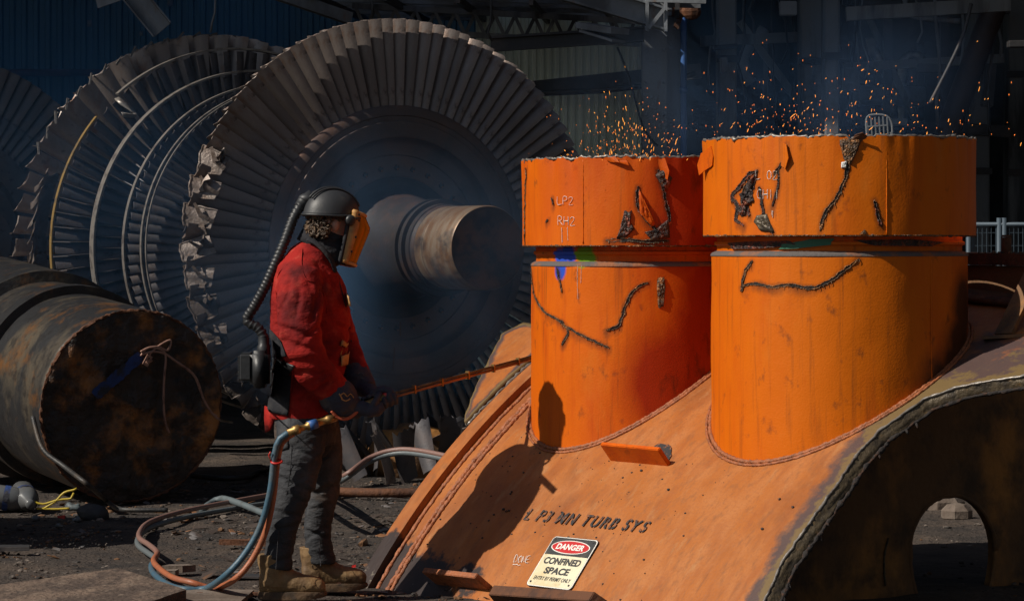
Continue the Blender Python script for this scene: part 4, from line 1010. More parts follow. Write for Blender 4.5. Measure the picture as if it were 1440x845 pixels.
sput('sign_plate', rr(SW, SH, SW*.07), 0, M_signblack, .004)
sput('white_border', rr(SW*.985, SH*.985, SW*.065), .0010, M_signrim)
sput('cream_face', rr(SW*.95, SH*.955, SW*.055), .0020, M_signwhite)
hd = [(x, y) for x, y in rr(SW*.95, SH*.955, SW*.055)]
hd = [(x, max(y, SH*.135)) for x, y in hd]
sput('black_header', hd, .0030, M_signblack)
el = lambda a, b: [(a*math.cos(t), SH*.30 + b*math.sin(t)) for t in np.linspace(0, 2*PI, 48, endpoint=False)]
sput('oval_border', el(SW*.42, SH*.132), .0040, M_signrim); sput('red_oval', el(SW*.40, SH*.118), .0050, M_signred)
stext('danger_lettering', 'DANGER', SH*.30, SH*.115, SW*.60, M_signrim, .0060, .03, .1)
stext('confined_lettering', 'CONFINED', SH*.015, SH*.135, SW*.80, M_signblack, .0030, .04)
stext('space_lettering', 'SPACE', -SH*.175, SH*.135, SW*.54, M_signblack, .0030, .04)
stext('permit_lettering', 'ENTRY BY PERMIT ONLY', -SH*.335, SH*.075, SW*.80, M_signblack, .0030, .015)
for sx, sy in ((-.42, -.42), (.42, -.42), (-.42, .43), (.42, .43)):
    mb = MB(); mb.ball(cn_ + nz*.012 + FR @ Vector((sx*SW, sy*SH, 0)), SW*.018, n=8, m=6); obj('screw', mb, M_darksteel, sgn)

# ------------------------------------------------------------------ turbine rotors
def tone(m, lo, hi):
    N = m.node_tree.nodes; L = m.node_tree.links; P = N['Principled BSDF']; prev = P.inputs['Base Color'].links[0].from_socket
    oi = N.new('ShaderNodeObjectInfo'); mr = N.new('ShaderNodeMapRange'); mr.inputs['To Min'].default_value = lo; mr.inputs['To Max'].default_value = hi; L.new(oi.outputs['Random'], mr.inputs[0])
    h = N.new('ShaderNodeHueSaturation'); L.new(mr.outputs[0], h.inputs['Value']); L.new(prev, h.inputs['Color']); L.new(h.outputs[0], P.inputs['Base Color'])
tone(M_blade_torn, .5, 1.2); tone(M_blade, .75, 1.15); tone(M_blade_dark, .6, 1.3)
def put(name, me, m, root, rz=0.0, label=None, kind=None):
    """a part given in its rotor's own axes (Z = shaft axis towards the camera)"""
    if isinstance(me, MB): me = me.mesh(name, True, 40)
    o = bpy.data.objects.new(name, me); COL.objects.link(o); o.parent = root; o.rotation_euler = (0, 0, rz)
    if m is not None and not me.materials: me.materials.append(m)
    return tag(o, label, kind=kind)
def blade_mesh(r0, r1, c0, c1, g0, g1, camber, t0, t1, nr=9, nc=9, tip=None, wob=0.0, seed=0, dz=0.0, tag_only=False):
    """twisted, cambered blade along +Y; tip(f) -> (bend towards +Z, sideways, extra twist)"""
    P = []
    rn = random.Random(seed)
    for i in range(nr):
        f = i / (nr - 1); r = r0 + (r1 - r0) * f; ch = c0 + (c1 - c0) * f; g = g0 + (g1 - g0) * f; th = t0 + (t1 - t0) * f
        bz = bx = by = 0.0
        if tip:
            bz, bx, by, dg = tip(f); g += dg
        cx, cz = math.cos(g), math.sin(g); row = []
        S = [(-.5 + k / (nc - 1)) for k in range(nc)]
        for side in (1, -1):
            for s in (S if side == 1 else S[::-1]):
                hh = camber * ch * (1 - 4 * s * s) + side * th * .5 * math.sqrt(max(0.02, 1 - (2 * s) ** 2))
                x = cx * s * ch - cz * hh; z = cz * s * ch + cx * hh
                edge = wob * rn.uniform(-1, 1) if f > .97 else 0
                row.append(Vector((x + bx, r + by + edge, z + bz + dz)))
        P.append(row)
    mb = MB(); mb.grid(P, True); n = len(P[0])
    o = (nr - 1) * n; mb.f.append(tuple(range(o, o + n)))
    return mb
def rotor_frame(name, C, alpha, label):
    r = empty(name, C, label, 'turbine rotor')
    r.rotation_euler = Matrix(((math.cos(alpha), 0, math.sin(alpha)), (math.sin(alpha), 0, -math.cos(alpha)), (0, 1, 0))).to_euler()
    return r

NB = 96
def build_front(root, R0, R1, torn):
    n = NB
    base = [blade_mesh(R0 - .01, R1, .108, .150, R(45), R(40), .12, .011, .007, wob=.006, seed=k).mesh('blade', True, 50) for k in range(3)]
    for me in base: me.materials.append(M_blade)
    def tips(k):
        a = [(.10, .02, -.10, .3), (.08, -.03, -.13, -.3), (.12, .04, -.11, .4), (.06, .02, -.08, .2)][k % 4]
        def f(t):
            q = max(0, (t - .70) / .30) ** 1.5
            return a[0] * q * .75, a[1] * q, a[2] * q, a[3] * q
        return f
    torn_seed = 0
    tornm = [blade_mesh(R0 - .01, R1 + .02, .105, .185, R(42), R(20), .16, .012, .008, nr=16, tip=tips(k), wob=.03, seed=30 + k).mesh('blade', True, 50) for k in range(7)]
    for j_, me in enumerate(tornm):
        rq = random.Random(60 + j_)
        sz_ = (rq.uniform(.75, 1.15), rq.uniform(.8, 1.1), rq.uniform(-1, 1))
        b = MB(); tilt = Matrix.Rotation(rq.uniform(-.5, .1), 3, 'Y') @ Matrix.Rotation(R(-rq.uniform(30, 50)), 3, 'X') @ Matrix.Rotation(rq.uniform(-.3, .3), 3, 'Z')
        Q = []
        for a_ in np.linspace(-.5, .5, 7): Q.append([tilt @ Vector((b_ * .14 * sz_[0] * (1 + .35 * a_ * sz_[2]) + .006 * mnoise.noise(Vector((a_ * 5, b_ * 5, j_))), a_ * .22 * sz_[1] * (1 + .3 * b_ * sz_[2]) + .010 * mnoise.noise(Vector((a_ * 5, b_ * 5, j_ + 4))), -.10 * max(0, b_ - .1) + .05 * b_ * b_ + .012 * mnoise.noise(Vector((a_ * 3, b_ * 3, j_ + 8))))) + Vector((0, R1 - .07, .05)) for b_ in np.linspace(-.5, .5, 7)])
        lower = [[p_ - (tilt @ Vector((0, 0, .008))) for p_ in row] for row in Q]
        b.grid(Q); b.grid(lower)
        b.tube([p_ for p_ in Q[-1]], .007, 6, jit=.4); b.tube([row[0] for row in Q], .006, 6, jit=.4); b.tube([row[-1] for row in Q], .006, 6, jit=.4)
        b.tube([Q[0][2] + Vector((0, 0, .01)), Q[3][3] + Vector((.01, 0, .03)), Q[5][5] + Vector((.03, 0, .06))], [.018, .022, .012], 4, flat=.25)
        pm = b.mesh('plate', True, 35); bm = bmesh.new(); bm.from_mesh(me); n0 = len(bm.faces); bm.from_mesh(pm); bm.to_mesh(me); bm.free()
        me.materials.append(M_blade); me.materials.append(M_blade_torn)
        for p in me.polygons:
            if math.hypot(p.center.x, p.center.y) > R1 - .19: p.material_index = 1
    rn = random.Random(2)
    for k in range(n):
        th = 2 * PI * k / n; d = math.degrees(th)
        t = torn(d, rn) and k % 2 == 0
        me = (tornm[rn.randrange(7)] if t else base[k % 3])
        o = put('blade', me, None, root, th + rn.uniform(-.006, .006))
        if t: o['label'] = 'bent torn blade'

C1 = at(558, 348, 20.0); AL = R(29)
rot = rotor_frame('turbine_rotor', C1, AL, 'huge bladed steam turbine rotor with its shaft end pointing at the orange pipes')
build_front(rot, .985, 1.605, lambda d, rn: (66 < d < 118 and rn.random() < .95) or (126 < d < 148 and rn.random() < .8))
mb = MB()
mb.lathe([(.99, -.10), (1.0, -.06), (1.0, .045), (.985, .06), (.93, .066), (.925, .060), (.89, .064), (.885, .074), (.80, .085), (.775, .075), (.755, .03), (.73, .012), (.655, .010), (.65, -.004), (.52, -.004), (.50, .008)], 128)
put('rotor_disc', mb, M_disc, rot)
mb = MB(); mb.lathe([(.498, .008), (.44, .02), (.395, .06), (.365, .14), (.345, .26), (.330, .42), (.322, .58), (.322, .60), (.336, .605), (.336, .635), (.312, .64), (.312, .67), (.330, .675), (.330, .72), (.302, .725), (.302, .775), (.292, .78), (.282, .815)], 128)
put('hub', mb, M_hub, rot)
mb = MB(); mb.lathe([(.28, .81), (.282, .82), (.282, .92), (.276, .925), (.276, .945), (.282, .95), (.282, 1.33), (.274, 1.345)], 96); put('shaft_end', mb, M_shaft, rot)
P = []
for i in range(14):
    r_ = .274 * (1 - i / 13); P.append([Vector((r_ * math.cos(2*PI*k/72), r_ * math.sin(2*PI*k/72), 1.345 + (.006 * fbm((r_ * math.cos(2*PI*k/72) * 8, r_ * math.sin(2*PI*k/72) * 8, 0), 1.5, 3) if i else 0))) for k in range(72)])
mb = MB(); mb.grid(P, True); put('cut_face', mb, M_shaftend, rot)
mb = MB()
for r_ in (.36, .372, .35): mb.lathe([(r_ + .0, .452), (r_ + .003, .456), (r_, .46)], 72)
bolt = MB(); bolt.lathe([(.0, .006), (.018, .006), (.020, .003), (.020, -.006), (.024, -.006), (.024, -.02)], 12)
bme = bolt.mesh('bolt_hole'); bme.materials.append(M_blackmark)
for k in range(28):
    a = 2 * PI * k / 28; o = put('bolt_hole', bme, None, rot); o.location = (.565 * math.cos(a), .565 * math.sin(a), .0)
mb = MB()
for a0, r_, l_ in ((R(-95), .86, .16), (R(-88), .62, .1)):
    mb.bar((r_ * math.cos(a0), r_ * math.sin(a0), .088 if r_ > .7 else .012), ((r_ - l_) * math.cos(a0), (r_ - l_) * math.sin(a0), .09 if r_ > .7 else .014), .010, .004)
put('rust_streak', mb, M_rust, rot)
# rear half: drum, stages, shroud rings
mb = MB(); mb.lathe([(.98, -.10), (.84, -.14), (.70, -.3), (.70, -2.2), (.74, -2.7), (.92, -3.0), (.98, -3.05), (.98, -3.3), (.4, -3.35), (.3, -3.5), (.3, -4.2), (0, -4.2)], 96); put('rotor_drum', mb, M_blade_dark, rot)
rows_m = MB()
def stage(L, Rt, Rh, n, c0, c1, g0, g1, th0=0, skip=None, wob=.0, cam=.16):
    for k in range(n):
        th = 2 * PI * k / n + th0; d = (math.degrees(th) + 180) % 360 - 180
        if d > 160 or d < -60: continue
        if skip and skip(d): continue
        b = blade_mesh(Rh, Rt, c0, c1, g0, g1, cam, .012, .007, nr=6, nc=6, wob=wob, seed=k, dz=-L)
        M4 = Matrix.Rotation(th, 4, 'Z'); rows_m.add([M4 @ Vector(v) for v in b.v], b.f)
stage(2.75, 1.54, .74, 84, .13, .13, R(-50), R(-42))
stage(2.38, 1.345, .70, 90, .11, .11, R(-50), R(-42))
stage(2.02, 1.225, .70, 96, .09, .09, R(-50), R(-42))
stage(1.75, 1.19, .70, 100, .08, .08, R(-50), R(-42))
stage(1.2, 1.12, .70, 100, .08, .08, R(50), R(42)); stage(.7, 1.2, .75, 96, .09, .09, R(50), R(42))
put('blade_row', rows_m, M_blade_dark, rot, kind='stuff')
rows_m = MB()
stage(3.22, 1.70, .95, 60, .15, .215, R(62), R(50), wob=.010, cam=.24)
put('last_stage_row', rows_m, M_blade, rot, kind='stuff')
mb = MB(); rn = random.Random(12)
for k in range(9):
    th = R(72 + k * 4.6); q = lambda f: (.10 * max(0, (f - .5) * 2), rn.uniform(-.03, .03), -.06 * f * f, .5 * f)
    b = blade_mesh(1.52, 1.73, .20, .23, R(25), R(rn.uniform(10, 30)), .12, .010, .008, nr=7, tip=q, wob=.006, seed=k, dz=-3.0)
    M4 = Matrix.Rotation(th, 4, 'Z'); mb.add([M4 @ Vector(v) for v in b.v], b.f)
put('torn_blade_tips', mb, M_blade_torn, rot, kind='stuff')
mb = MB()
for k in range(14):     # little locking tabs on the top rim
    th = R(2 + k * 4.7); M4 = Matrix.Rotation(th, 4, 'Z'); b = MB(); b.bar((-.05, 1.685, -3.12), (.04, 1.712 + .012 * (k % 3), -3.17), .015, .008); b.bar((.04, 1.712, -3.17), (.055, 1.685, -3.2), .012, .008)
    mb.add([M4 @ Vector(v) for v in b.v], b.f)
put('rim_tabs', mb, M_ring, rot, kind='stuff')
def arc_band(name, L, Rb, w, t, d0, d1, m, label=None, torn=False):
    P = []; nn = max(8, int((d1 - d0) / 1.2))
    for i in range(nn + 1):
        a = R(90 + d0 + (d1 - d0) * i / nn); P.append([Vector((r_ * math.cos(a), r_ * math.sin(a), z)) for r_, z in ((Rb, -L - w/2), (Rb + t, -L - w/2), (Rb + t, -L + w/2), (Rb, -L + w/2))])
    mb = MB(); mb.grid(P, True); mb.f += [tuple(range(4)), tuple(range(nn * 4, nn * 4 + 4))]
    return put(name, mb, m, rot, label=label)
arc_band('shroud_ring', 2.75, 1.555, .065, .016, -40, 41, M_ring, 'pale ring segment on top')
arc_band('shroud_ring', 2.75, 1.555, .045, .012, 50, 150, M_ring_yel, 'yellow edged ring segment')
arc_band('shroud_ring', 2.38, 1.36, .085, .016, -60, 170, M_ring)
arc_band('shroud_ring', 2.05, 1.24, .045, .014, -60, 170, M_ring)
arc_band('shroud_ring', 1.78, 1.205, .03, .014, -60, 170, M_ring)
arc_band('shroud_ring', 1.68, 1.21, .018, .010, -60, 170, M_ring)
mb = MB(); a = R(90 + 43)
p = lambda dx, dr, dz: Vector(((1.555 + dr) * math.cos(a) + dx, (1.555 + dr) * math.sin(a), -2.72 + dz))
mb.grid([[p(0, 0, 0), p(.05, .02, 0)], [p(-.02, -.06, .06), p(.05, -.04, .06)], [p(.03, -.14, .05), p(.07, -.12, .05)], [p(-.03, -.2, .1), p(.03, -.17, .1)], [p(-.10, -.19, .12), p(-.08, -.14, .12)]])
o = put('bent_ring_end', mb, M_ring, rot); md = o.modifiers.new('t', 'SOLIDIFY'); md.thickness = .01

# second rotor at the far left: bladed disc seen in part
rot2 = rotor_frame('turbine_rotor', at(-85, 338, 25.5), R(27), 'dark second turbine rotor cut off by the left border of the photo')
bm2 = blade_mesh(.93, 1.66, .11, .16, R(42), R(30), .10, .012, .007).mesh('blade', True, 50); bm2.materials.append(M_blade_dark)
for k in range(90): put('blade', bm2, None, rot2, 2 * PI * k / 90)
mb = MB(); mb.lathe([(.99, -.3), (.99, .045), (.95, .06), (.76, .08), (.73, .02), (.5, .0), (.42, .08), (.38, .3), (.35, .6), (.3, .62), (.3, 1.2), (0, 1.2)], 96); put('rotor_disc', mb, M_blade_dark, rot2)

# heap of broken blades lying under the big rotor
proto = []
for k in range(3):
    b = blade_mesh(0, .34, .12, .16, R(40), R(15), .16, .012, .008, nr=7, tip=lambda f, k=k: (.08 * f * f * (k - 1), .03 * f, 0, .3 * f * k), wob=.02, seed=50 + k)
    me = b.mesh('broken_blade', True, 50); me.materials.append([M_blade_torn, M_blade_dark, M_blade_dark][k]); proto.append(me)
rn = random.Random(31)
for k, (px, py, zz, rx, rz, i) in enumerate(((505, 676, .05, 75, 20, 1), (528, 672, .07, 60, -40, 2), (548, 680, .04, 82, 100, 0), (560, 665, .12, 50, 150, 1), (575, 678, .05, 80, 60, 2), (590, 662, .16, 35, -80, 0), (604, 672, .08, 70, 10, 1), (622, 668, .12, 55, -120, 2), (540, 660, .16, 45, 75, 2), (640, 664, .10, 65, 40, 1), (518, 662, .12, 52, 130, 1), (612, 655, .20, 30, 170, 1))):
    o = bpy.data.objects.new('blade_scrap', proto[i]); COL.objects.link(o); g = gnd(px, py + 10); o.location = (g.x, g.y + .2, zz); o.rotation_euler = (R(rx), R(rn.uniform(-30, 30)), R(rz))
    tag(o, ['dull grey broken blade lying in the scrap heap under the big rotor', 'dark broken blade lying in the scrap heap under the big rotor', 'dark curled broken blade lying in the scrap heap under the big rotor'][i], 'blade', 'broken blades heaped under the big rotor')
mb = MB(); mb.ball(gnd(575, 672) + Vector((0, .35, .12)), (.34, .22, .22), n=16, m=10)
me = mb.mesh('scrap_lump'); displace(me, lambda c, n: .06 * fbm(c, 6, 3)); tag(obj('scrap_lump', me, M_rustwall), 'dark charred lump of scrap in the heap under the big rotor', 'scrap')

# ------------------------------------------------------------------ big cut shaft lying at the left
bd = Vector((-.50, .855, .085)).normalized()
cs = at(187, 571, 17.7)
shf = empty('scrap_shaft', cs, 'huge dark cut shaft lying on the ground at left with a charred end face', 'shaft')
zf = -bd; xf = Vector((0, 0, 1)).cross(zf).normalized(); yf = zf.cross(xf)
shf.rotation_euler = Matrix((xf, yf, zf)).transposed().to_euler()
RB = .605
mb = MB(); mb.lathe([(RB - .012, -.012), (RB - .003, -.03), (RB, -.06), (RB, -.98), (RB + .055, -.985), (RB + .055, -1.10), (RB + .03, -1.12), (RB + .03, -1.5), (RB + .10, -1.52), (RB + .10, -2.6), (0, -2.6)], 128)
me = mb.mesh('shaft_body', True, 40); displace(me, lambda c, n: .004 * fbm(c, 7, 3)); put('shaft_body', me, M_bigshaft, shf)
P = []
for i in range(46):
    r_ = (RB - .010) * (1 - i / 45)
    P.append([Vector((r_ * math.cos(2*PI*k/150), r_ * math.sin(2*PI*k/150), (.030 * fbm((r_ * math.cos(2*PI*k/150), r_ * math.sin(2*PI*k/150), 0), 4.5, 5) + .02 * fbm((r_ * math.cos(2*PI*k/150) * 2, r_ * math.sin(2*PI*k/150) * .7, 3), 5, 4)) - .01)) for k in range(150)])
mb = MB(); mb.grid(P, True); put('cut_face', mb, M_bigshaftend, shf)
mb = MB(); mb.tube([((RB - .006) * math.cos(a), (RB - .006) * math.sin(a), -.012) for a in np.linspace(0, 2*PI, 260)], .009, 6, jit=.6, seed=4); put('burnt_rim', mb, M_rust, shf)
def face_pt(px, py, off=.02):
    d = Vector(((px - 720) / FPX, 1, -(py - HY) / FPX)); o_ = Vector((0, 0, EYE)); c = cs + zf * off
    return o_ + d * ((c - o_).dot(zf) / d.dot(zf))
def toshf(p): q = p - cs; return Vector((q.dot(xf), q.dot(yf), q.dot(zf)))
mb = MB(); P = []
rn = random.Random(3)
for i in range(22):
    t = i / 21; px = 196 + (130 - 196) * t; py = 498 + (555 - 498) * t; w = 7 + 3 * rn.random()
    P.append([toshf(face_pt(px + s * w * .6, py + s * w * .7, .0)) for s in (-1, -.4, .4, 1)])
for row in P:
    for q in row: q.z = .036 + .008 * fbm(q * 9, 1.0, 2)
mb.grid(P); put('blue_paint_mark', mb, M_bluefaded, shf)
def wire(name, pts, r_, m, label, cat='wire', off=.05, group=None):
    mb = MB(); mb.tube(resample([face_pt(a, b, off) for a, b in pts], .01), r_, 7); return tag(obj(name, mb, m), label, cat, group)
wire('copper_wire', [(198, 494), (212, 488), (228, 492), (233, 502), (231, 530), (230, 560), (232, 590), (238, 608)], .008, M_wirecopper, 'pinkish copper wire hanging straight down the charred shaft face')
wire('copper_wire', [(200, 498), (215, 494), (232, 497), (248, 508), (268, 522), (278, 536), (286, 560), (298, 580), (309, 590)], .008, M_wirecopper, 'pinkish copper wire slanting to the right down the charred shaft face')
wire('copper_wire', [(198, 500), (206, 490), (222, 487), (236, 492), (240, 478), (226, 484), (212, 496), (206, 510), (214, 506)], .007, M_wirecopper, 'knot of copper wire loops near the top of the charred shaft face')
wire('copper_wire', [(262, 518), (274, 530), (284, 556), (296, 578), (305, 584)], .006, M_wirecopper, 'second thin copper wire running beside the slanting one')
mb = MB(); mb.box((-.035, -.02, 0), (.035, -.008, .008)); mb.box((-.035, .008, 0), (.035, .02, .008)); mb.box((-.035, -.0075, 0), (-.02, .0075, .008)); mb.box((.02, -.0075, 0), (.035, .0075, .008)); mb.box((-.006, -.0075, 0), (.006, .0075, .008))
o = tag(obj('cable_lug', mb, M_wirecopper, smooth=False), 'small copper cable lug tied to the wire knot on the shaft face', 'cable lug')
o.rotation_euler = (Matrix((xf, yf, zf)).transposed() @ Matrix.Rotation(R(62), 3, 'Z')).to_euler(); o.location = face_pt(207, 506, .06)

# ------------------------------------------------------------------ person
D0 = 13.02
PX = FPX / D0
def loft(mb, st, n=20, D=D0):
    """st: (px, py, depth offset, half width in px, half depth in m)"""
    C = [at(a, b, D + d) for a, b, d, *_ in st]; P = []
    for i, s in enumerate(st):
        t = C[min(i + 1, len(C) - 1)] - C[max(i - 1, 0)]; t.normalize()
        a = Vector((t.z, 0, -t.x)); a = a.normalized() if a.length > .05 else Vector((1, 0, 0)); b = t.cross(a).normalized()
        ra = s[3] / FPX * D; rb = s[4]
        P.append([C[i] + a * ra * math.cos(2*PI*k/n) + b * rb * math.sin(2*PI*k/n) for k in range(n)])
    o = len(mb.v); mb.grid(P, True); m = len(P)
    mb.f += [tuple(range(o, o + n))[::-1], tuple(range(o + (m-1)*n, o + m*n))]
    return mb
def hp(px, py, d=0): return at(px, py, D0 + d)
feet = at(430, 338 + 0, D0); person_loc = Vector((at(432, 0, D0).x, D0 + .05, 0))

# body: one continuous skin (legs, trunk, arms, neck, head with face)
mb = MB()
loft(mb, [(428, 612, 0, 36, .13), (428, 585, 0, 40, .14), (432, 520, 0, 42, .13), (432, 450, 0, 44, .155), (430, 400, 0, 42, .17), (436, 372, 0, 30, .13), (448, 352, 0, 20, .07), (456, 330, 0, 17, .056), (460, 318, 0, 17, .056)])
for s, st in ((-1, [(430, 605, -.09, 22, .07), (421, 645, -.11, 19, .062), (415, 682, -.12, 17, .054), (405, 712, -.125, 14, .048), (396, 745, -.13, 13, .044), (392, 775, -.132, 12, .040), (392, 808, -.13, 11, .034), (400, 822, -.14, 9, .028), (424, 829, -.14, 6, .022)]),
              (1, [(444, 605, .09, 20, .07), (456, 650, .115, 17, .06), (455, 690, .135, 14, .052), (449, 722, .15, 13, .048), (446, 748, .16, 12, .044), (449, 775, .165, 12, .040), (452, 800, .17, 11, .034), (462, 812, .17, 9, .028), (482, 818, .17, 6, .022)])): loft(mb, st)
loft(mb, [(432, 385, -.12, 20, .06), (430, 400, -.17, 22, .065), (427, 445, -.205, 19, .056), (431, 498, -.215, 15, .046), (456, 532, -.175, 13, .042), (484, 560, -.105, 9, .03)])
loft(mb, [(440, 385, .12, 20, .06), (445, 400, .17, 22, .065), (460, 445, .20, 19, .056), (478, 490, .19, 15, .046), (498, 522, .12, 13, .042), (514, 545, .03, 9, .03)])
hc_ = hp(466, 312)
fwd = Vector((.90, .40, -.12)).normalized(); lft = Vector((-.40, .90, 0)).normalized(); upv = fwd.cross(lft).normalized()
HM = Matrix((fwd, lft, upv)).transposed()
def hd_(f, l, u): return hc_ + HM @ Vector((f, l, u))
mb.ball(hc_, (.098, .075, .108), HM, 24, 18)
mb.ball(hd_(.045, 0, -.055), (.052, .050, .058), HM, 16, 12)        # jaw
mb.ball(hd_(.088, 0, -.085), (.020, .024, .020), HM, 10, 8)         # chin
mb.ball(hd_(.104, 0, -.022), (.020, .013, .020), HM, 10, 8)         # nose
mb.ball(hd_(.095, 0, .002), (.015, .010, .028), HM, 10, 8)
mb.ball(hd_(.088, 0, -.056), (.017, .024, .007), HM, 10, 8); mb.ball(hd_(.086, 0, -.067), (.016, .021, .007), HM, 10, 8)   # lips
for s in (-1, 1):
    mb.ball(hd_(.082, s * .03, .026), (.014, .022, .007), HM, 10, 8)   # brow
    mb.ball(hd_(-.004, s * .078, -.012), (.018, .010, .032), HM, 10, 8)  # ear
me = baked('person', mb, .008, 4)
person = obj('person', me, M_skin); 
for v in me.vertices: v.co -= person_loc
person.location = person_loc
tag(person, 'worker in red jacket, amber face shield and grey jeans holding a long cutting lance', 'person')
for s in (-1, 1):
    mb = MB(); mb.ball(hd_(.083, s * .031, .006), .0125, n=14, m=10); obj('eye', mb, M_white, person)
mb = MB(); rn = random.Random(6)                                                   # curly hair below the helmet
for k in range(420):
    a = rn.uniform(R(72), R(288)); e = rn.uniform(-.070, .040)
    if not R(112) < a < R(248) and e < .014: continue
    f_, l_ = math.cos(a), math.sin(a)
    if e < -.03 and f_ > -.35: continue
    c = hd_(f_ * .098 - .004, l_ * .078, e); rr_ = rn.uniform(.010, .019)
    ax = Vector((rn.uniform(-1, 1), rn.uniform(-1, 1), rn.uniform(-1, 1))).normalized(); b_ = ax.orthogonal().normalized(); c2 = ax.cross(b_)
    mb.tube([c + (b_ * math.cos(t) + c2 * math.sin(t)) * rr_ + ax * rr_ * .2 * t for t in np.linspace(0, 5.2, 9)], [.0045] * 8 + [.002], 5)
obj('hair', mb, M_hair, person)

def wrinkle(co, amp, s, stretch=(1, 1, 2.2)):
    q = Vector((co.x * stretch[0], co.y * stretch[1], co.z * stretch[2]))
    return amp * (mnoise.ridged_multi_fractal(q * s, 1.0, 2.0, 3, 1.0, 2.0) - 1.0)
def folds(lines, amp, w):
    """pulled folds in cloth: a ridge and a valley along each line of the photograph, on the near side"""
    L = [(Vector(a), Vector(b)) for a, b in lines]
    def f(co, n):
        if n.y > .35: return 0
        p = Vector((720 + FPX * co.x / co.y, HY + FPX * (EYE - co.z) / co.y)); d = 0.0
        p = p + Vector((mnoise.noise(co * 14), mnoise.noise(co * 14 + Vector((7, 0, 0))))) * 3.0
        for k, (a, b) in enumerate(L):
            ab = b - a; t = (p - a).dot(ab) / ab.length_squared
            if -.25 < t < 1.25:
                q = (ab.x * (p.y - a.y) - ab.y * (p.x - a.x)) / ab.length / w
                if abs(q) < 3: d += amp * (1 - .3 * (k % 3)) * (.5 * math.exp(-(q + .6) ** 2) - 1.0 * math.exp(-(q * 1.6 - .6) ** 2)) * max(0, 1 - (abs(t - .5) * 1.35) ** 2)
        return d
    return f
# jacket
mb = MB()
loft(mb, [(424, 588, 0, 44, .165), (424, 575, 0, 46, .172), (430, 545, 0, 48, .172), (436, 515, 0, 50, .165), (437, 480, .01, 54, .155), (436, 440, .01, 57, .168), (433, 405, 0, 53, .19), (434, 380, 0, 46, .19), (440, 362, 0, 34, .14), (448, 348, 0, 24, .085), (452, 340, 0, 20, .07)], 28)
loft(mb, [(428, 372, -.10, 22, .06), (423, 390, -.175, 30, .080), (421, 420, -.225, 32, .080), (421, 460, -.255, 30, .075), (426, 492, -.262, 29, .072), (440, 520, -.235, 27, .066), (462, 541, -.175, 24, .062), (480, 557, -.12, 21, .056)], 22)
loft(mb, [(440, 372, .10, 22, .06), (448, 392, .165, 28, .085), (458, 420, .205, 29, .085), (470, 460, .215, 28, .078), (481, 490, .195, 26, .072), (494, 515, .13, 23, .064), (506, 533, .07, 19, .056)], 22)
me = baked('jacket', mb, .0075, 5)
def jk(co, n):
    z = co.z; elbow = math.exp(-((z - 1.10) / .13) ** 2) * (1 if co.y < D0 - .1 else .4)
    return wrinkle(co, .0025 + .002 * elbow, 9, (1.3, 1, 1.4)) + .0025 * fbm(co, 14, 2)
displace(me, folds([((396, 455), (440, 470)), ((398, 478), (452, 492)), ((404, 505), (456, 500)), ((412, 520), (462, 522)), ((455, 455), (425, 480)), ((460, 520), (478, 545)), ((448, 540), (470, 530)), ((410, 395), (398, 440)), ((432, 385), (448, 425)), ((455, 405), (440, 450)), ((425, 410), (418, 445)),
    ((470, 400), (488, 440)), ((468, 450), (494, 462)), ((465, 490), (496, 478)), ((384, 400), (378, 455)), ((380, 470), (396, 520)), ((420, 560), (455, 540)), ((414, 545), (440, 576)), ((384, 545), (402, 575)), ((462, 380), (478, 420))], .011, 5.5))
displace(me, jk)
jacket = obj('jacket', me, M_jacket, person)
def on_body(pts, me, off=.004, depth=-.3):
    """drops (px,py) points onto the near side of a mesh"""
    from mathutils.bvhtree import BVHTree
    bv = BVHTree.FromPolygons([v.co for v in me.vertices], [p.vertices[:] for p in me.polygons]); out = []
    o_ = Vector((0, 0, EYE))
    for a, b in pts:
        d = (at(a, b, D0) - o_).normalized(); h = bv.ray_cast(o_, d)
        out.append(h[0] + h[1] * off if h[0] else at(a, b, D0 + depth))
    return out
def seam_on(me, pts, r_, m, par, name='seam'):
    mb = MB(); mb.tube(resample(on_body(pts, me, .001), .01), r_, 6, flat=.6); return obj(name, mb, m, par)
seam_on(me, [(404, 372), (392, 385), (388, 410), (392, 440)], .003, M_jacket, jacket)
seam_on(me, [(425, 350), (424, 372), (430, 392), (445, 398), (456, 415), (460, 440)], .003, M_jacket, jacket)
def panel_on(name, me, poly, m, par, off=.005, th=.004, nx=14, ny=14):
    """cloth patch laid over a mesh: poly = four corners (px,py)"""
    P = []
    for j in range(ny):
        t = j / (ny - 1); row = []
        for i in range(nx):
            s = i / (nx - 1)
            x = (poly[0][0]*(1-s)+poly[1][0]*s)*(1-t)+(poly[3][0]*(1-s)+poly[2][0]*s)*t; y = (poly[0][1]*(1-s)+poly[1][1]*s)*(1-t)+(poly[3][1]*(1-s)+poly[2][1]*s)*t
            row.append((x, y))
        P.append(on_body(row, me, off))
    mb = MB(); mb.grid(P); o = obj(name, mb, m, par); md = o.modifiers.new('t', 'SOLIDIFY'); md.thickness = th; return o
panel_on('black_back_panel', me, [(384, 524), (411, 528), (406, 584), (378, 578)], M_blackcloth, jacket)
panel_on('black_side_panel', me, [(381, 462), (396, 478), (404, 500), (383, 502)], M_blackcloth, jacket)
seam_on(me, [(412, 520), (409, 550), (406, 585)], .003, M_jacket, jacket)
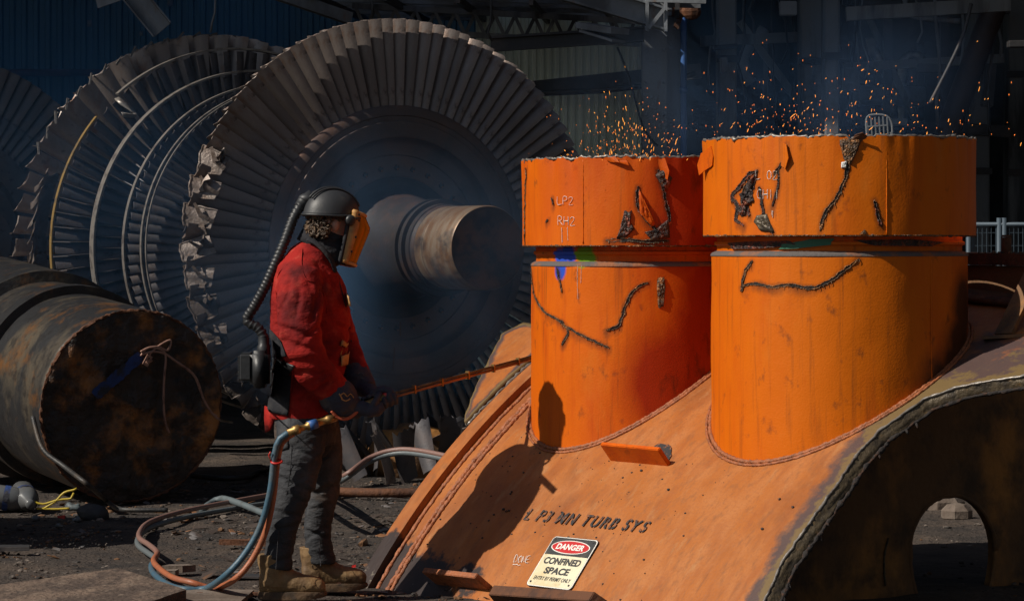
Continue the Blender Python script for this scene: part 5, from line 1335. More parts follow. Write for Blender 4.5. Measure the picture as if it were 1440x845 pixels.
# loose jacket tail, front placket details
mb = MB(); mb.grid([[hp(375 + 2*t, 572, .02 + .05*t), hp(386 + 2*t, 574, -.05 + .05*t)] for t in (0, 1)] if False else [[hp(374, 570, .03), hp(380, 572, -.02), hp(388, 574, -.08)], [hp(373.5, 588, .03), hp(380, 590, -.02), hp(387, 584, -.07)], [hp(375, 607, .03), hp(381, 604, -.01), hp(385, 594, -.05)]])
o = obj('jacket_tail', mb, M_jacket, jacket); md = o.modifiers.new('t', 'SOLIDIFY'); md.thickness = .008
pt = on_body([(484, 488), (480, 500), (486, 490), (490, 480)], me, .006)
panel_on('buckle', me, [(480, 478), (489, 482), (485, 489), (477, 485)], M_visorframe, jacket, .010, .005, 4, 4)
panel_on('tan_tab', me, [(478, 500), (491, 495), (489, 511), (477, 514)], M_visorframe, jacket, .008, .004, 5, 5)
panel_on('pale_tag', me, [(485, 412), (491, 416), (494, 430), (487, 430)], M_visorframe, jacket, .006, .003, 4, 4)
seam_on(me, [(470, 372), (478, 400), (486, 430), (492, 460), (494, 480)], .0035, M_blackcloth, jacket, 'zip_line')
seam_on(me, [(482, 489), (479, 499), (483, 505), (487, 493)], .003, M_brass, jacket, 'clip')
# collar and black strap
mb = MB(); P = []
for k in range(33):
    a = 2 * PI * k / 32; P.append([hp(448 + 31 * math.cos(a) , 350 + 16 * math.cos(a) * .9 , .085 * math.sin(a)), hp(450 + 25 * math.cos(a), 333 + 12 * math.cos(a), .072 * math.sin(a))])
mb.grid(P); o = obj('jacket_collar', mb, M_blackcloth, jacket); md = o.modifiers.new('t', 'SOLIDIFY'); md.thickness = .012
mb = MB(); mb.tube(resample([hp(432, 336, -.085), hp(442, 340, -.10), hp(456, 352, -.11), (hp(466, 366, -.10)), hp(472, 382, -.08)], .01), .012, 8, flat=.5); obj('harness_strap', mb, M_blackcloth, person)
# neck gaiter
mb = MB(); loft(mb, [(462, 378, .01, 22, .062), (458, 368, .01, 31, .085), (457, 352, 0, 33, .085), (458, 338, 0, 30, .078), (459, 326, 0, 27, .074), (460, 318, 0, 24, .070)], 24)
me = baked('neck_gaiter', mb, .006, 3); displace(me, lambda c, n: wrinkle(c, .004, 14, (1, 1, 2.5))); obj('neck_gaiter', me, M_blackcloth, person)
# jeans
mb = MB()
loft(mb, [(428, 572, 0, 42, .15), (428, 590, 0, 44, .155), (430, 612, 0, 44, .155), (432, 628, 0, 40, .14)], 26)
loft(mb, [(424, 585, -.07, 34, .09), (424, 612, -.09, 35, .10), (422, 645, -.11, 31, .095), (415, 682, -.12, 27, .084), (405, 712, -.125, 24, .075), (397, 745, -.13, 20.5, .065), (392, 775, -.132, 19.5, .062), (391, 792, -.134, 20.5, .064), (390, 798, -.134, 20.5, .064)], 24)
loft(mb, [(440, 585, .07, 34, .09), (448, 615, .09, 33, .10), (456, 650, .115, 27, .092), (455, 690, .135, 23, .082), (449, 722, .15, 20.5, .072), (446, 748, .16, 19, .064), (449, 775, .165, 20, .064), (452, 786, .168, 20.5, .066), (452, 791, .168, 20.5, .066)], 24)
me = baked('jeans', mb, .0072, 4)
JC = [((392, 668), (442, 690)), ((390, 684), (432, 703)), ((445, 668), (405, 681)), ((384, 744), (416, 736)), ((377, 760), (412, 765)), ((412, 752), (376, 775)), ((374, 788), (412, 780)), ((398, 622), (446, 640)), ((470, 602), (432, 616)), ((440, 650), (468, 628)), ((398, 648), (425, 655)),
      ((428, 716), (470, 706)), ((430, 744), (464, 754)), ((466, 738), (430, 760)), ((432, 781), (470, 772)), ((440, 690), (478, 676)), ((385, 715), (420, 722)), ((388, 728), (424, 716))]
displace(me, folds(JC, .010, 5.0))
def jn(co, n): return wrinkle(co, .0022, 9, (1.2, 1, 1.6)) + .0012 * fbm(co, 45, 2)
displace(me, jn)
jeans = obj('jeans', me, M_jeans, person)
seam_on(me, [(409, 588), (410, 640), (404, 690), (393, 740), (388, 800)], .0022, M_jeans, jeans)
seam_on(me, [(452, 720), (449, 760), (451, 795)], .0022, M_jeans, jeans)
panel_on('back_pocket', me, [(392, 604), (405, 602), (406, 630), (393, 634)], M_jeans, jeans, .003, .003, 6, 6)
# boots
def boot(D, x0, dirx, label):
    g = Vector((x0, D, 0)); f = Vector((math.cos(dirx), math.sin(dirx), 0)); l = Vector((-f.y, f.x, 0)); F = Matrix((f, l, Vector((0, 0, 1)))).transposed()
    mb = MB(); P = []
    for x, zc, w, h in ((-.100, .078, .030, .040), (-.088, .080, .044, .062), (-.05, .092, .049, .076), (0, .090, .049, .072), (.05, .078, .050, .058), (.10, .066, .054, .047), (.145, .062, .053, .043), (.178, .057, .043, .036), (.198, .050, .024, .022)):
        P.append([g + F @ Vector((x, w * math.cos(2*PI*k/18), zc + h * math.sin(2*PI*k/18))) for k in range(18)])
    mb.grid(P, True); mb.f += [tuple(range(18)), tuple(range(8*18, 9*18))]
    o_ = len(mb.v); P = []
    for z, cx, rx, ry in ((.06, -.030, .070, .050), (.10, -.030, .070, .052), (.135, -.034, .068, .056), (.165, -.038, .070, .060), (.205, -.040, .072, .062)):
        P.append([g + F @ Vector((cx + rx * math.cos(2*PI*k/18), ry * math.sin(2*PI*k/18), z)) for k in range(18)])
    mb.grid(P, True); mb.f += [tuple(range(o_, o_ + 18)), tuple(range(o_ + 4*18, o_ + 5*18))]
    me = baked('boot', mb, .006, 3)
    displace(me, lambda c, n: wrinkle(c, .0028, 14, (1, 1, 1.5)) + .0015 * fbm(c, 40, 2))
    b = obj('boot', me, M_boot, person)
    mb = MB(); P = []
    out = [(-.105, 0), (-.095, .034), (-.05, .047), (.02, .045), (.09, .053), (.15, .052), (.19, .032), (.203, 0), (.19, -.032), (.15, -.052), (.09, -.053), (.02, -.045), (-.05, -.047), (-.095, -.034)]
    out = [(a * 1.02, b_) for a, b_ in out]
    for z, k in ((0, .97), (.008, 1), (.028, 1), (.036, .985), (.037, .8)): P.append([g + F @ Vector((a * k, b_ * k, z + (.012 * max(0, (a - .12) / .08) if z < .01 else 0))) for a, b_ in out])
    mb.grid(P, True); mb.f += [tuple(range(14)), tuple(range(56, 70))]
    obj('sole', mb, M_sole, b, ang=40)
    mb = MB(); mb.tube([g + F @ Vector((.10, w, .060 + .040 * math.cos(w / .055 * 1.45))) for w in np.linspace(-.055, .055, 12)], .0025, 6); obj('toe_seam', mb, M_sole, b)
    mb = MB(); mb.tube([g + F @ Vector((-.045 + .012*math.cos(t), -.049, .12 + .012*math.sin(t))) for t in np.linspace(0, 2*PI, 16)], .0018, 5); obj('round_badge', mb, M_sole, b)
    return b
boot(12.89, at(396, 0, 12.89).x, R(2), '')
boot(13.20, at(455, 0, 13.20).x, R(8), '')

# helmet with visor
hel = obj('helmet', None, None) if False else None
mb = MB(); P = []
for i in range(15):
    th = R(2 + 92 * i / 14); row = []
    for k in range(44):
        a = 2*PI*k/44; f_, l_, u_ = math.sin(th)*math.cos(a), math.sin(th)*math.sin(a), math.cos(th)
        brim = 1 + (.06 * max(0, (th - R(85)) / R(17)))
        row.append(hd_(f_ * .130 * brim - .006, l_ * .100 * brim, .034 + u_ * .122 + (.022 * max(0, f_) * (th / R(100)) - .012 * max(0, -f_) * (th/R(100)) )))
    P.append(row)
mb.grid(P, True); mb.f.append(tuple(range(44)))
o = obj('helmet', mb, M_helmet, person); md = o.modifiers.new('t', 'SOLIDIFY'); md.thickness = .008; hel = o
mb = MB()
for dl in (-.035, 0, .035): mb.tube([hd_(math.cos(t) * .131 - .006, dl, .036 + math.sin(t) * .124 * math.sqrt(1 - (dl/.11)**2)) for t in np.linspace(R(25), R(150), 24)], .005, 6)
obj('helmet_ridge', mb, M_helmet, hel)
mb = MB(); mb.tube([hd_(math.cos(a) * .136 - .006, math.sin(a) * .105, .026 + .020 * max(0, math.cos(a)) - .008 * max(0, -math.cos(a))) for a in np.linspace(0, 2*PI, 60)], .006, 8); obj('helmet_rim', mb, M_plastic, hel)
mb = MB(); c = hd_(.052, -.104, .014); Mx = Matrix.Rotation(R(90), 4, 'X')
mb.lathe([(0, .016), (.016, .016), (.024, .010), (.026, -.006)], 20, Matrix.Translation(c) @ HM.to_4x4() @ Mx); obj('pivot_knob', mb, M_plastic, hel)
mb = MB(); mb.bar(hd_(.05, -.103, .016), hd_(.10, -.09, .03), .022, .012); obj('pivot_arm', mb, M_plastic, hel)
# visor: a bent amber sheet from brow to chin
def arc(tt):
    """tt 0 top .. 1 bottom"""
    fr = .135 + (.186 - .135) * min(1, tt / .30) if tt < .30 else .186 + (.128 - .186) * (tt - .30) / .70
    up = .080 - .270 * tt; rear = .062 + (.040 - .062) * tt; hw = .098 - .018 * tt
    return [hd_(rear + (fr - rear) * (math.cos(a) ** .75 if math.cos(a) > 0 else 0), hw * math.copysign(abs(math.sin(a)) ** .8, math.sin(a)), up - .012 * math.cos(a)) for a in np.linspace(-PI/2, PI/2, 27)]
rowsv = [arc(t) for t in np.linspace(.08, .95, 14)]
vis = MB(); vis.grid(rowsv); visor = obj('visor', vis, M_amber, hel)
md = visor.modifiers.new('t', 'SOLIDIFY'); md.thickness = .002
top = arc(.09); bot = arc(.94)
mb = MB(); mb.tube(top, .008, 8); mb.tube(bot, .008, 8); obj('visor_frame_edge', mb, M_visorframe, hel)
for sl in (slice(0, 3), slice(24, 27)):
    mb = MB(); mb.grid([[hd_(*(HM.transposed() @ (p - hc_))) + (HM @ Vector((0, math.copysign(.003, (HM.transposed() @ (p - hc_)).y), 0))) for p in arc(t)[sl]] for t in np.linspace(.05, .96, 16)])
    o = obj('visor_side_frame', mb, M_visorframe, hel); md = o.modifiers.new('t', 'SOLIDIFY'); md.thickness = .005
mb = MB()
for t in (.12, .22, .5, .75): p = arc(t)[2]; mb.ball(p + HM @ Vector((0, -.006, 0)), .006, n=8, m=6)
obj('frame_rivet', mb, M_plastic, hel)
mb = MB(); mb.grid([[p for p in arc(t)[0:2]] for t in np.linspace(.30, 1.0, 8)]) ; mb.tube([arc(t)[0] + HM @ Vector((-.008, 0, 0)) for t in np.linspace(.25, 1.0, 10)], .010, 8)
o = obj('face_seal', mb, M_blackcloth, hel); md = o.modifiers.new('t', 'SOLIDIFY'); md.thickness = .004

# breathing hose, blower and belt
mb = MB(); mb.ball(hp(432, 279, .0), (.042, .034, .026), n=14, m=10); mb.tube([hp(440, 274, .0), hp(427, 283, .0), hp(421, 291, -.005)], [.030, .030, .027], 14); obj('air_outlet', mb, M_helmet, hel)
pts = resample([hp(423, 288, -.01), hp(412, 308, -.03), hp(402, 335, -.05), (hp(389, 366, -.06)), hp(374, 400, -.05), hp(358, 430, -.02), hp(348, 446, .0), hp(351, 454, 0), hp(362, 460, 0), hp(370, 472, 0), hp(371, 490, 0)], .006)
mb = MB(); mb.tube(pts, [.0225 + .0035 * math.sin(i * 2.1) for i in range(len(pts))], 14); obj('breathing_hose', mb, M_plastic, person)
mb = MB(); bx = MB()
def bevel_box(lo, hi, bev, M4=None):
    b = MB(); b.box(lo, hi, M4); me = b.mesh('b', False); bm = bmesh.new(); bm.from_mesh(me); bmesh.ops.bevel(bm, geom=bm.edges[:], offset=bev, segments=3, affect='EDGES'); bm.to_mesh(me); bm.free(); return me
c = hp(366, 518, 0); me = bevel_box((-.042, -.085, -.085), (.042, .085, .085), .018, Matrix.Translation(c)); blow = obj('blower_unit', me, M_plastic, person, ang=40)
for p in me.polygons: p.use_smooth = True
c = hp(347, 516, 0); me = bevel_box((-.032, -.075, -.062), (.032, .075, .068), .012, Matrix.Translation(c)); obj('filter_cover', me, M_plastic, blow)
mb = MB()
for k in range(9): mb.box((hp(336.2, 0).x - .0015, D0 - .06, hp(0, 500 + k*4).z), (hp(336.2, 0).x + .004, D0 + .06, hp(0, 501.6 + k*4).z))
obj('filter_grille', mb, M_darksteel, blow, smooth=False)
mb = MB(); mb.lathe([(.026, -.02), (.030, 0), (.030, .03), (.026, .035), (.026, .07)], 18, Matrix.Translation(hp(371, 495, 0))); obj('hose_socket', mb, M_plastic, blow)
panel_on('waist_belt', jacket.data, [(383, 500), (415, 514), (405, 528), (383, 545)], M_plastic, person, .008, .008)
panel_on('waist_belt_front', jacket.data, [(384, 503), (400, 505), (400, 512), (384, 512)], M_plastic, person, .014, .008, 5, 5)

# ------------------------------------------------------------------ cutting lance and gloves
T0 = hp(404, 608, -.29); T1 = hp(472, 586, -.17); T2 = hp(545, 557, -.10)
a, u = au_hit(742, 504)
tip = at(747, 503, D0 + 1.08)
lance = empty('cutting_lance', (T0 + T2) / 2, 'long copper twin tube cutting lance held by the worker against the casing', 'cutting lance')
dl = (tip - T2).normalized(); side = dl.cross(Vector((0, 0, 1))).normalized(); upl = side.cross(dl)
for k, (du, m) in enumerate(((.0085, M_cutsteel), (-.0085, M_lance))):
    mb = MB(); mb.tube([T2 + upl * du, tip + upl * du * .8], .0068, 10); obj('lance_tube', mb, m, lance, label=['steel coloured upper tube', 'copper lower tube'][k])
L_ = (tip - T2).length
for k in range(1, 6):
    p = T2 + dl * L_ * (k * .182 - .01); mb = MB(); mb.bar(p - dl * .006, p + dl * .006, .018, .038); obj('clamp_ring', mb, M_brass, lance, smooth=False)
mb = MB(); mb.tube([T2 - dl * .03, T2 - dl * .012, T2 + dl * .012, T2 + dl * .02], [.018, .026, .026, .018], 14); obj('red_collar', mb, M_redplastic, lance)
hnd = resample([T1, T1.lerp(T2, .5) + Vector((0, 0, .004)), T2 - dl * .02], .02); mb = MB(); mb.tube(hnd, .017, 12); obj('handle', mb, M_brass, lance)
mb = MB(); d0 = (T1 - T0).normalized(); ln = (T1 - T0).length
prof = [(0, .016), (.12, .016), (.13, .022), (.24, .022), (.25, .014), (.40, .014), (.41, .021), (.62, .021), (.63, .016), (.8, .016), (.81, .020), (1.0, .018)]
mb.tube([T0 + d0 * ln * t for t, r_ in prof], [r_ for t, r_ in prof], 12); obj('hose_coupling', mb, M_brass, lance)
mb = MB(); mb.tube([T0 + d0 * ln * .43, T0 + d0 * ln * .60], .0225, 14); obj('blue_label_band', mb, M_bluepaint, lance)

def glove(grip, axis_d, palm_from, wrist, cuff_st, name_lbl, back):
    """a gloved hand closed round the bar: palm, four fingers, thumb"""
    ax = axis_d.normalized(); out = (palm_from - grip); out = (out - ax * out.dot(ax)).normalized(); tng = ax.cross(out)
    def ring(a, r_, s): return grip + ax * s + (out * math.cos(a) + tng * math.sin(a)) * r_
    mb = MB()
    sg = back
    mb.tube([wrist, wrist.lerp(ring(0, .036, -.012), .5), ring(0, .038, -.03), ring(0, .038, .0), ring(0, .036, .03)], [.032, .036, .034, .034, .026], 12, flat=.9)
    mb.ball(ring(R(15) * sg, .036, 0), (.034, .034, .034))
    for k, (s, r_, ext) in enumerate(((.040, .0125, 235), (.014, .0135, 250), (-.013, .013, 240), (-.038, .0115, 215))):
        mb.tube([ring(R(a) * sg, .034 + (.004 if a in (75, 150) else 0), s + .004 * (a / 200)) for a in (10, 45, 75, 110, 150, 190, ext)], [r_ * 1.05, r_ * 1.1, r_ * 1.12, r_, r_ * 1.02, r_ * .95, r_ * .8], 10)
    mb.tube([ring(R(-10) * sg, .040, -.03), ring(R(-45) * sg, .042, -.005), ring(R(-80) * sg, .036, .025), ring(R(-110) * sg, .033, .045)], [.019, .017, .0145, .011], 10)
    me = baked('glove', mb, .0042, 2); displace(me, lambda c, n: .0014 * fbm(c, 45, 2))
    g = obj('glove', me, M_glove, person, label=name_lbl)
    mb = MB(); loft(mb, cuff_st, 22); me = baked('cuff', mb, .006, 3); displace(me, lambda c, n: wrinkle(c, .004, 12)); obj('cuff', me, M_glove, g)
    return g, me
da = (T2 - T1)
gr = T1.lerp(T2, .72); g1, cuff_me = glove(gr, da, gr + Vector((-.15, -.25, -.30)), hp(494, 572, -.15), [(466, 546, -.155, 23, .066), (474, 556, -.15, 27, .072), (486, 568, -.14, 24, .064), (499, 575, -.125, 16, .046), (508, 577, -.115, 11, .034)], 'near dark glove with orange trim', 1)
gr2 = T1.lerp(T2, .62) + Vector((.0, .0, .0)); gr2 = T1.lerp(T2, .93)
g2, cm2 = glove(gr2, da, gr2 + Vector((-.10, .22, .22)), hp(508, 545, .03), [(493, 518, .13, 20, .060), (500, 528, .09, 22, .064), (510, 540, .05, 19, .056), (519, 547, .02, 13, .042)], 'far dark glove above the handle', -1)
seam = on_body([(466, 573), (474, 582), (486, 585), (498, 580), (508, 573)], cuff_me, .004)
mb = MB(); mb.tube(resample([hp(466, 577, -.20), hp(476, 587, -.19), hp(488, 588, -.18), hp(499, 581, -.175), hp(507, 572, -.165)], .01), .008, 8, flat=.6); obj('orange_trim', mb, M_trim, g1)
mb = MB()
for w in ([(478, 556), (483, 552), (488, 557), (492, 553), (497, 559)], [(480, 560), (486, 563), (492, 560)], [(477, 553), (481, 560)]):
    mb.tube(resample(on_body(w, cuff_me, .003), .008), .0035, 5, flat=.4)
obj('pale_cuff_mark', mb, M_visorframe, g1)
mb = MB()
for w in ([(502, 527), (508, 523), (512, 528)], [(505, 531), (511, 532)]): mb.tube(resample(on_body(w, cm2, .003), .008), .003, 5, flat=.4)
obj('pale_cuff_mark', mb, M_bottle, g2)

# ------------------------------------------------------------------ hoses, cables, debris
def hose(name, pts, r_, m, label, cat='hose', group=None, step=.03):
    mb = MB(); mb.tube(resample(pts, step), r_, 12); me = mb.mesh(name)
    set_attr(me, 'dust', [min(1, max(0, (v.co.y - 13.7) / 1.2)) for v in me.vertices])
    return tag(obj(name, me, m), label, cat, group)
add_mask_layer(M_orangehose, (.20, .115, .095), attr_mask('dust', 6, .3, .3, .7, .95)); add_mask_layer(M_bluehose, (.11, .125, .13), attr_mask('dust', 6, .3, .3, .7, .95))
G = lambda a, b, z=.02: gnd(a, b) + Vector((0, 0, z))
hose('gas_hose', [T0 + d0 * .03, hp(394, 616, -.29), hp(386, 640, -.28), (hp(380, 690, -.27)), hp(366, 740, -.24), hp(343, 780, -.24), hp(315, 810, -.22), G(288, 833), G(262, 834), G(238, 828), G(217, 812), G(213, 800), G(219, 791), G(208, 782), G(195, 772), G(194, 762), G(203, 751), G(222, 742), G(262, 731), G(310, 722), G(352, 715), G(392, 708), G(440, 692), hp(478, 676, 2.4), hp(520, 648, 2.5), hp(555, 637, 2.5), hp(590, 638, 2.4), hp(640, 648, 2.2)], .0150, M_bluehose, 'blue gas hose looping from the lance down to the ground')
hose('gas_hose', [T0 + d0 * .03 + Vector((0, .02, -.012)), hp(397, 621, -.26), hp(390, 648, -.25), (hp(384, 700, -.24)), hp(373, 748, -.20), hp(352, 790, -.19), hp(328, 815, -.18), G(300, 832), G(270, 832, .045), G(243, 826, .05), G(222, 811, .05), G(216, 801, .05), G(221, 790, .05), G(210, 779, .05), G(197, 770, .05), G(196, 761, .05), G(205, 749, .05), G(224, 740, .05), G(262, 729, .05), G(310, 719, .05), G(352, 711, .05), G(392, 703, .05), G(440, 688, .05), hp(478, 671, 2.4), hp(520, 643, 2.5), hp(555, 632, 2.5), hp(590, 633, 2.4), hp(640, 643, 2.2)], .0142, M_orangehose, 'orange gas hose running beside the blue one to the lance')
mb = MB(); c = hp(389, 648, -.28); mb.tube([c + Vector((math.cos(t) * .024, -.004 + .02 * math.sin(t), math.sin(t) * .008)) for t in np.linspace(0, 2*PI, 16)], .005, 6); mb.tube([c + Vector((-.024, -.01, 0)), c + Vector((-.034, -.015, .03)), c + Vector((-.026, -.02, .045))], .003, 5)
tag(obj('cable_tie', mb, M_redplastic), 'red cable tie holding the blue and orange hoses together', 'cable tie')
hose('ground_hose', [G(284, 721), G(296, 714, .03), G(312, 714, .06), G(340, 720, .05), G(372, 726), G(392, 732)], .02, M_greyhose, 'short grey green hose end lying across the twin hoses')
hose('ground_cable', [G(270, 672), G(310, 676), G(345, 674), G(372, 664), hp(400, 652, 3), hp(430, 650, 3)], .02, M_blackhose, 'black cable lying in the sunlit patch behind the worker')
hose('ground_hose', [at(46, 585, 17.4), at(60, 630, 17.3), at(90, 655, 17.2), at(125, 682, 17.0), G(150, 708), G(166, 719), G(190, 721), G(236, 721)], .015, M_blackhose, 'brown black hose drooping past the cut shaft to the ground')
hose('rusty_bar', [G(466, 697, .03), G(540, 699, .03), G(640, 698, .03)], .03, M_rust, 'rusty round bar lying on the ground behind the worker', 'bar')
wy = [[(62, 714), (78, 704), (90, 692), (104, 688), (108, 686)], [(44, 703), (60, 708), (82, 702), (100, 700), (104, 692)], [(52, 714), (75, 715), (98, 714)]]
for pts, lab in zip(wy, ('yellow wire arching up beside the plastic bottles', 'yellow wire curling under the shaft', 'short yellow wire lying flat on the dirt')):
    Yd = FPX * EYE / (716 - HY)
    hose('yellow_wire', [at(a, b, Yd - .1) for a, b in pts], .007, M_yellowwire, lab, 'wire', step=.02)
def bottle(px, py, ang, lab):
    g = gnd(px, py); r_ = empty('plastic_bottle', g, lab, 'bottle')
    Mt = Matrix.Translation(g + Vector((0, 0, .075))) @ Matrix.Rotation(ang, 4, 'Z') @ Matrix.Rotation(R(100), 4, 'Y')
    mb = MB(); mb.lathe([(.0, -.14), (.06, -.14), (.072, -.12), (.075, .04), (.06, .09), (.028, .13), (.026, .17), (0, .17)], 20, Mt); me = mb.mesh('bottle_body'); displace(me, lambda c, n: .006 * fbm(c, 14, 2)); obj('bottle_body', me, M_bottle, r_)
    mb = MB(); mb.lathe([(.0765, -.02), (.0765, .015)], 20, Mt); obj('blue_band', mb, M_bluefaded, r_)
    mb = MB(); mb.lathe([(.03, .150), (.03, .178), (0, .179)], 14, Mt); obj('bottle_cap', mb, M_bottle, r_)
bottle(10, 717, R(5), 'crumpled grey plastic bottle at the left border with a blue band')
bottle(36, 716, R(-70), 'crumpled grey plastic bottle right of the other one, neck forward')
def shard(name, px, py, pts, th, m, label, cat, z=.01, tilt=(0, 0), dep=None):
    g = gnd(px, py); mb = MB(); n = len(pts); rn = random.Random(px)
    V = [Vector((x, y, x * tilt[0] + y * tilt[1] + rn.uniform(-.004, .004))) for x, y in pts]
    mb.add(V + [v + Vector((0, 0, th)) for v in V], [tuple(range(n))[::-1], tuple(range(n, 2*n))] + [(i, (i+1) % n, n+(i+1) % n, n+i) for i in range(n)])
    me = mb.mesh(name, False); bm = bmesh.new(); bm.from_mesh(me); bmesh.ops.triangulate(bm, faces=bm.faces); bmesh.ops.subdivide_edges(bm, edges=bm.edges, cuts=3, use_grid_fill=True); bm.to_mesh(me); bm.free()
    displace(me, lambda c, nn: .004 * fbm(c, 16, 3))
    o = obj(name, me, m); o.location = (g.x, g.y, z); return tag(o, label, cat)
shard('concrete_slab', 80, 852, [(-.62, -.2), (.45, -.25), (.58, -.05), (.20, .52), (-.10, .42), (-.62, .18)], .05, M_dirtslab, 'dusty brown concrete slab tilted up at the lower left corner', 'slab', .0, (.06, .09))
shard('concrete_slab', 262, 838, [(-.45, -.30), (.28, -.3), (.30, .10), (-.05, .16), (-.40, .10)], .035, M_concrete, 'flat grey slab lying under the hose loop', 'slab', -.015)
shard('steel_scrap', 250, 806, [(-.07, -.04), (.03, -.06), (.09, .0), (.04, .05), (-.05, .04)], .035, M_concrete, 'brown lump of crust inside the hose loop', 'scrap')
shard('steel_scrap', 236, 812, [(-.05, -.03), (.04, -.03), (.05, .03), (-.03, .04)], .03, M_concrete, 'smaller brown lump of crust inside the hose loop', 'scrap')
shard('steel_plate', 345, 812, [(-.10, -.05), (.07, -.06), (.10, .02), (-.04, .07)], .008, M_darksteel, 'dark steel plate piece on the dirt by the near boot', 'plate', .008)
shard('steel_plate', 318, 838, [(-.22, -.02), (.2, .02), (.2, .05), (-.2, .02)], .012, M_rust, 'thin rusty strip lying by the hoses at the bottom', 'strip', .006)
shard('steel_plate', 12, 775, [(-.10, -.08), (.12, -.06), (.10, .06), (-.1, .08)], .02, M_darksteel, 'dark flat plate at the left border', 'plate')
shard('steel_scrap', 345, 768, [(-.14, -.02), (.14, -.04), (.15, 0), (-.1, .03)], .03, M_rust, 'rusty flat scrap piece behind the hoses', 'scrap')
shard('steel_scrap', 430, 702, [(-.05, -.02), (.06, -.02), (.03, .03)], .01, M_bottle, 'small pale shard on the dirt between hoses and heap', 'scrap')
shard('red_cap', 86, 730, [(-.022, -.012), (.02, -.014), (.022, .012), (-.01, .014)], .014, M_redplastic, 'small bright red plastic scrap on the dark ground at left', 'scrap')
shard('red_cap', 497, 800, [(-.012, -.01), (.012, -.01), (.012, .01), (-.008, .01)], .01, M_redplastic, 'tiny red plastic scrap beside the far boot', 'scrap')
for k, (px, py, s, lab) in enumerate(((106, 716, .05, 'bluish rag scrap near the yellow wires'), (50, 729, .03, 'pale paper scrap by the bottles'), (108, 732, .03, 'curled grey metal strip on the dark ground'), (130, 728, .09, 'dark lump of slag below the cut shaft'), (82, 741, .025, 'pale pebble like scrap left of the hose loop'))):
    mb = MB(); mb.ball(gnd(px, py) + Vector((0, 0, s * .3)), (s, s * .7, s * .45), n=14, m=10); me = mb.mesh('ground_scrap'); displace(me, lambda c, n, s=s: s * .5 * fbm(c, 1.2 / s, 3))
    tag(obj('ground_scrap', me, [M_greyhose, M_bottle, M_bottle, M_darksteel, M_bottle][k]), lab, 'scrap')
mb = MB()
for i in range(240):
    x = rn.gauss(85, 34); y = 757 + rn.gauss(0, 6); s = rn.choice((.003, .004, .005, .008)) * rn.uniform(.7, 1.4); mb.ball(gnd(x, y) + Vector((0, 0, s * .4)), (s, s, s * .6), n=6, m=4)
tag(obj('pale_grit', mb, M_stone), 'patch of pale grey grit spilled on the dark ground at left', 'grit', kind='stuff')
for px, py, s, Y, lab in ((1322, 712, .16, 17.5, 'pale grey rubble block seen through the casing opening'), (1345, 722, .10, 16.8, 'smaller rubble chunk right of the pale block in the opening')):
    mb = MB(); mb.ball(at(px, py, Y), (s, s * .8, s * .7), n=7, m=5); tag(obj('rubble_block', mb, M_concrete, smooth=False), lab, 'rubble')

# ------------------------------------------------------------------ sparks
rn = random.Random(77)
sp = []
for k, (l_, w) in enumerate(((.007, .0014), (.012, .0015), (.005, .0018), (.017, .0013))):
    mb = MB(); mb.ball((0, 0, 0), (w, w, l_), n=6, m=4); me = mb.mesh('spark'); me.materials.append(M_spark if k % 2 else M_spark); sp.append(me)
mb = MB(); mb.ball((0, 0, 0), (.0021, .0021, .006), n=6, m=4); me = mb.mesh('spark'); me.materials.append(M_spark_dim); sp.append(me)
def spark(px, py, Y, left, ang):
    o = bpy.data.objects.new('spark', rn.choice(sp)); COL.objects.link(o); o.location = at(px, py, Y); o.rotation_euler = (rn.uniform(-.4, .4), ang, 0); s = rn.uniform(.4, .85); o.scale = (s, s, s)
    tag(o, 'glowing orange spark flying up from the left pipe' if left else 'glowing orange spark flying up behind the right pipe', 'spark', 'sparks above the left pipe' if left else 'sparks behind the right pipe')
n = 0
while n < 140:
    x = rn.gauss(885, 44); h = abs(rn.gauss(0, 46)) * (1 - min(.6, abs(x - 885) / 160)); y = 226 - h
    if 780 < x < 985: spark(x, y, 13.3 + rn.uniform(-.3, .5), True, (x - 885) / 90 * .7 + rn.uniform(-.25, .25)); n += 1
n = 0
while n < 155:
    x = rn.choice((rn.gauss(1110, 60), rn.gauss(1230, 70), rn.uniform(990, 1440))); y = 196 - abs(rn.gauss(0, 48)) + max(0, (x - 1375)) * .8
    if x > 985 and y > 45 and (y < 192 or x > 1374): spark(x, y, 12.9 + rn.uniform(-.2, .8), False, rn.uniform(-.2, 1.0)); n += 1

# added unseen off the left border: a skip shape that shades the left foreground
sk = empty('skip_blocker', (-4.4, 15.5, 0), 'unseen rusty skip added outside the left border to shade the foreground', 'skip')
mb = MB(); mb.add([(-5.6, 14.9, .1), (-3.5, 14.9, .1), (-3.5, 16.2, .1), (-5.6, 16.2, .1), (-5.8, 14.8, 1.2), (-3.35, 14.8, 1.2), (-3.35, 16.3, 1.2), (-5.8, 16.3, 1.2)], [(3, 2, 1, 0), (0, 1, 5, 4), (1, 2, 6, 5), (2, 3, 7, 6), (3, 0, 4, 7)])
o = obj('blocker_body', mb, M_rust, sk, smooth=False); md = o.modifiers.new('t', 'SOLIDIFY'); md.thickness = .02
mb = MB()
for x in (-3.4, -5.75): mb.bar((x, 14.8, 1.2), (x, 16.3, 1.2), .08, .08)
obj('blocker_rim', mb, M_rust, sk, smooth=False)

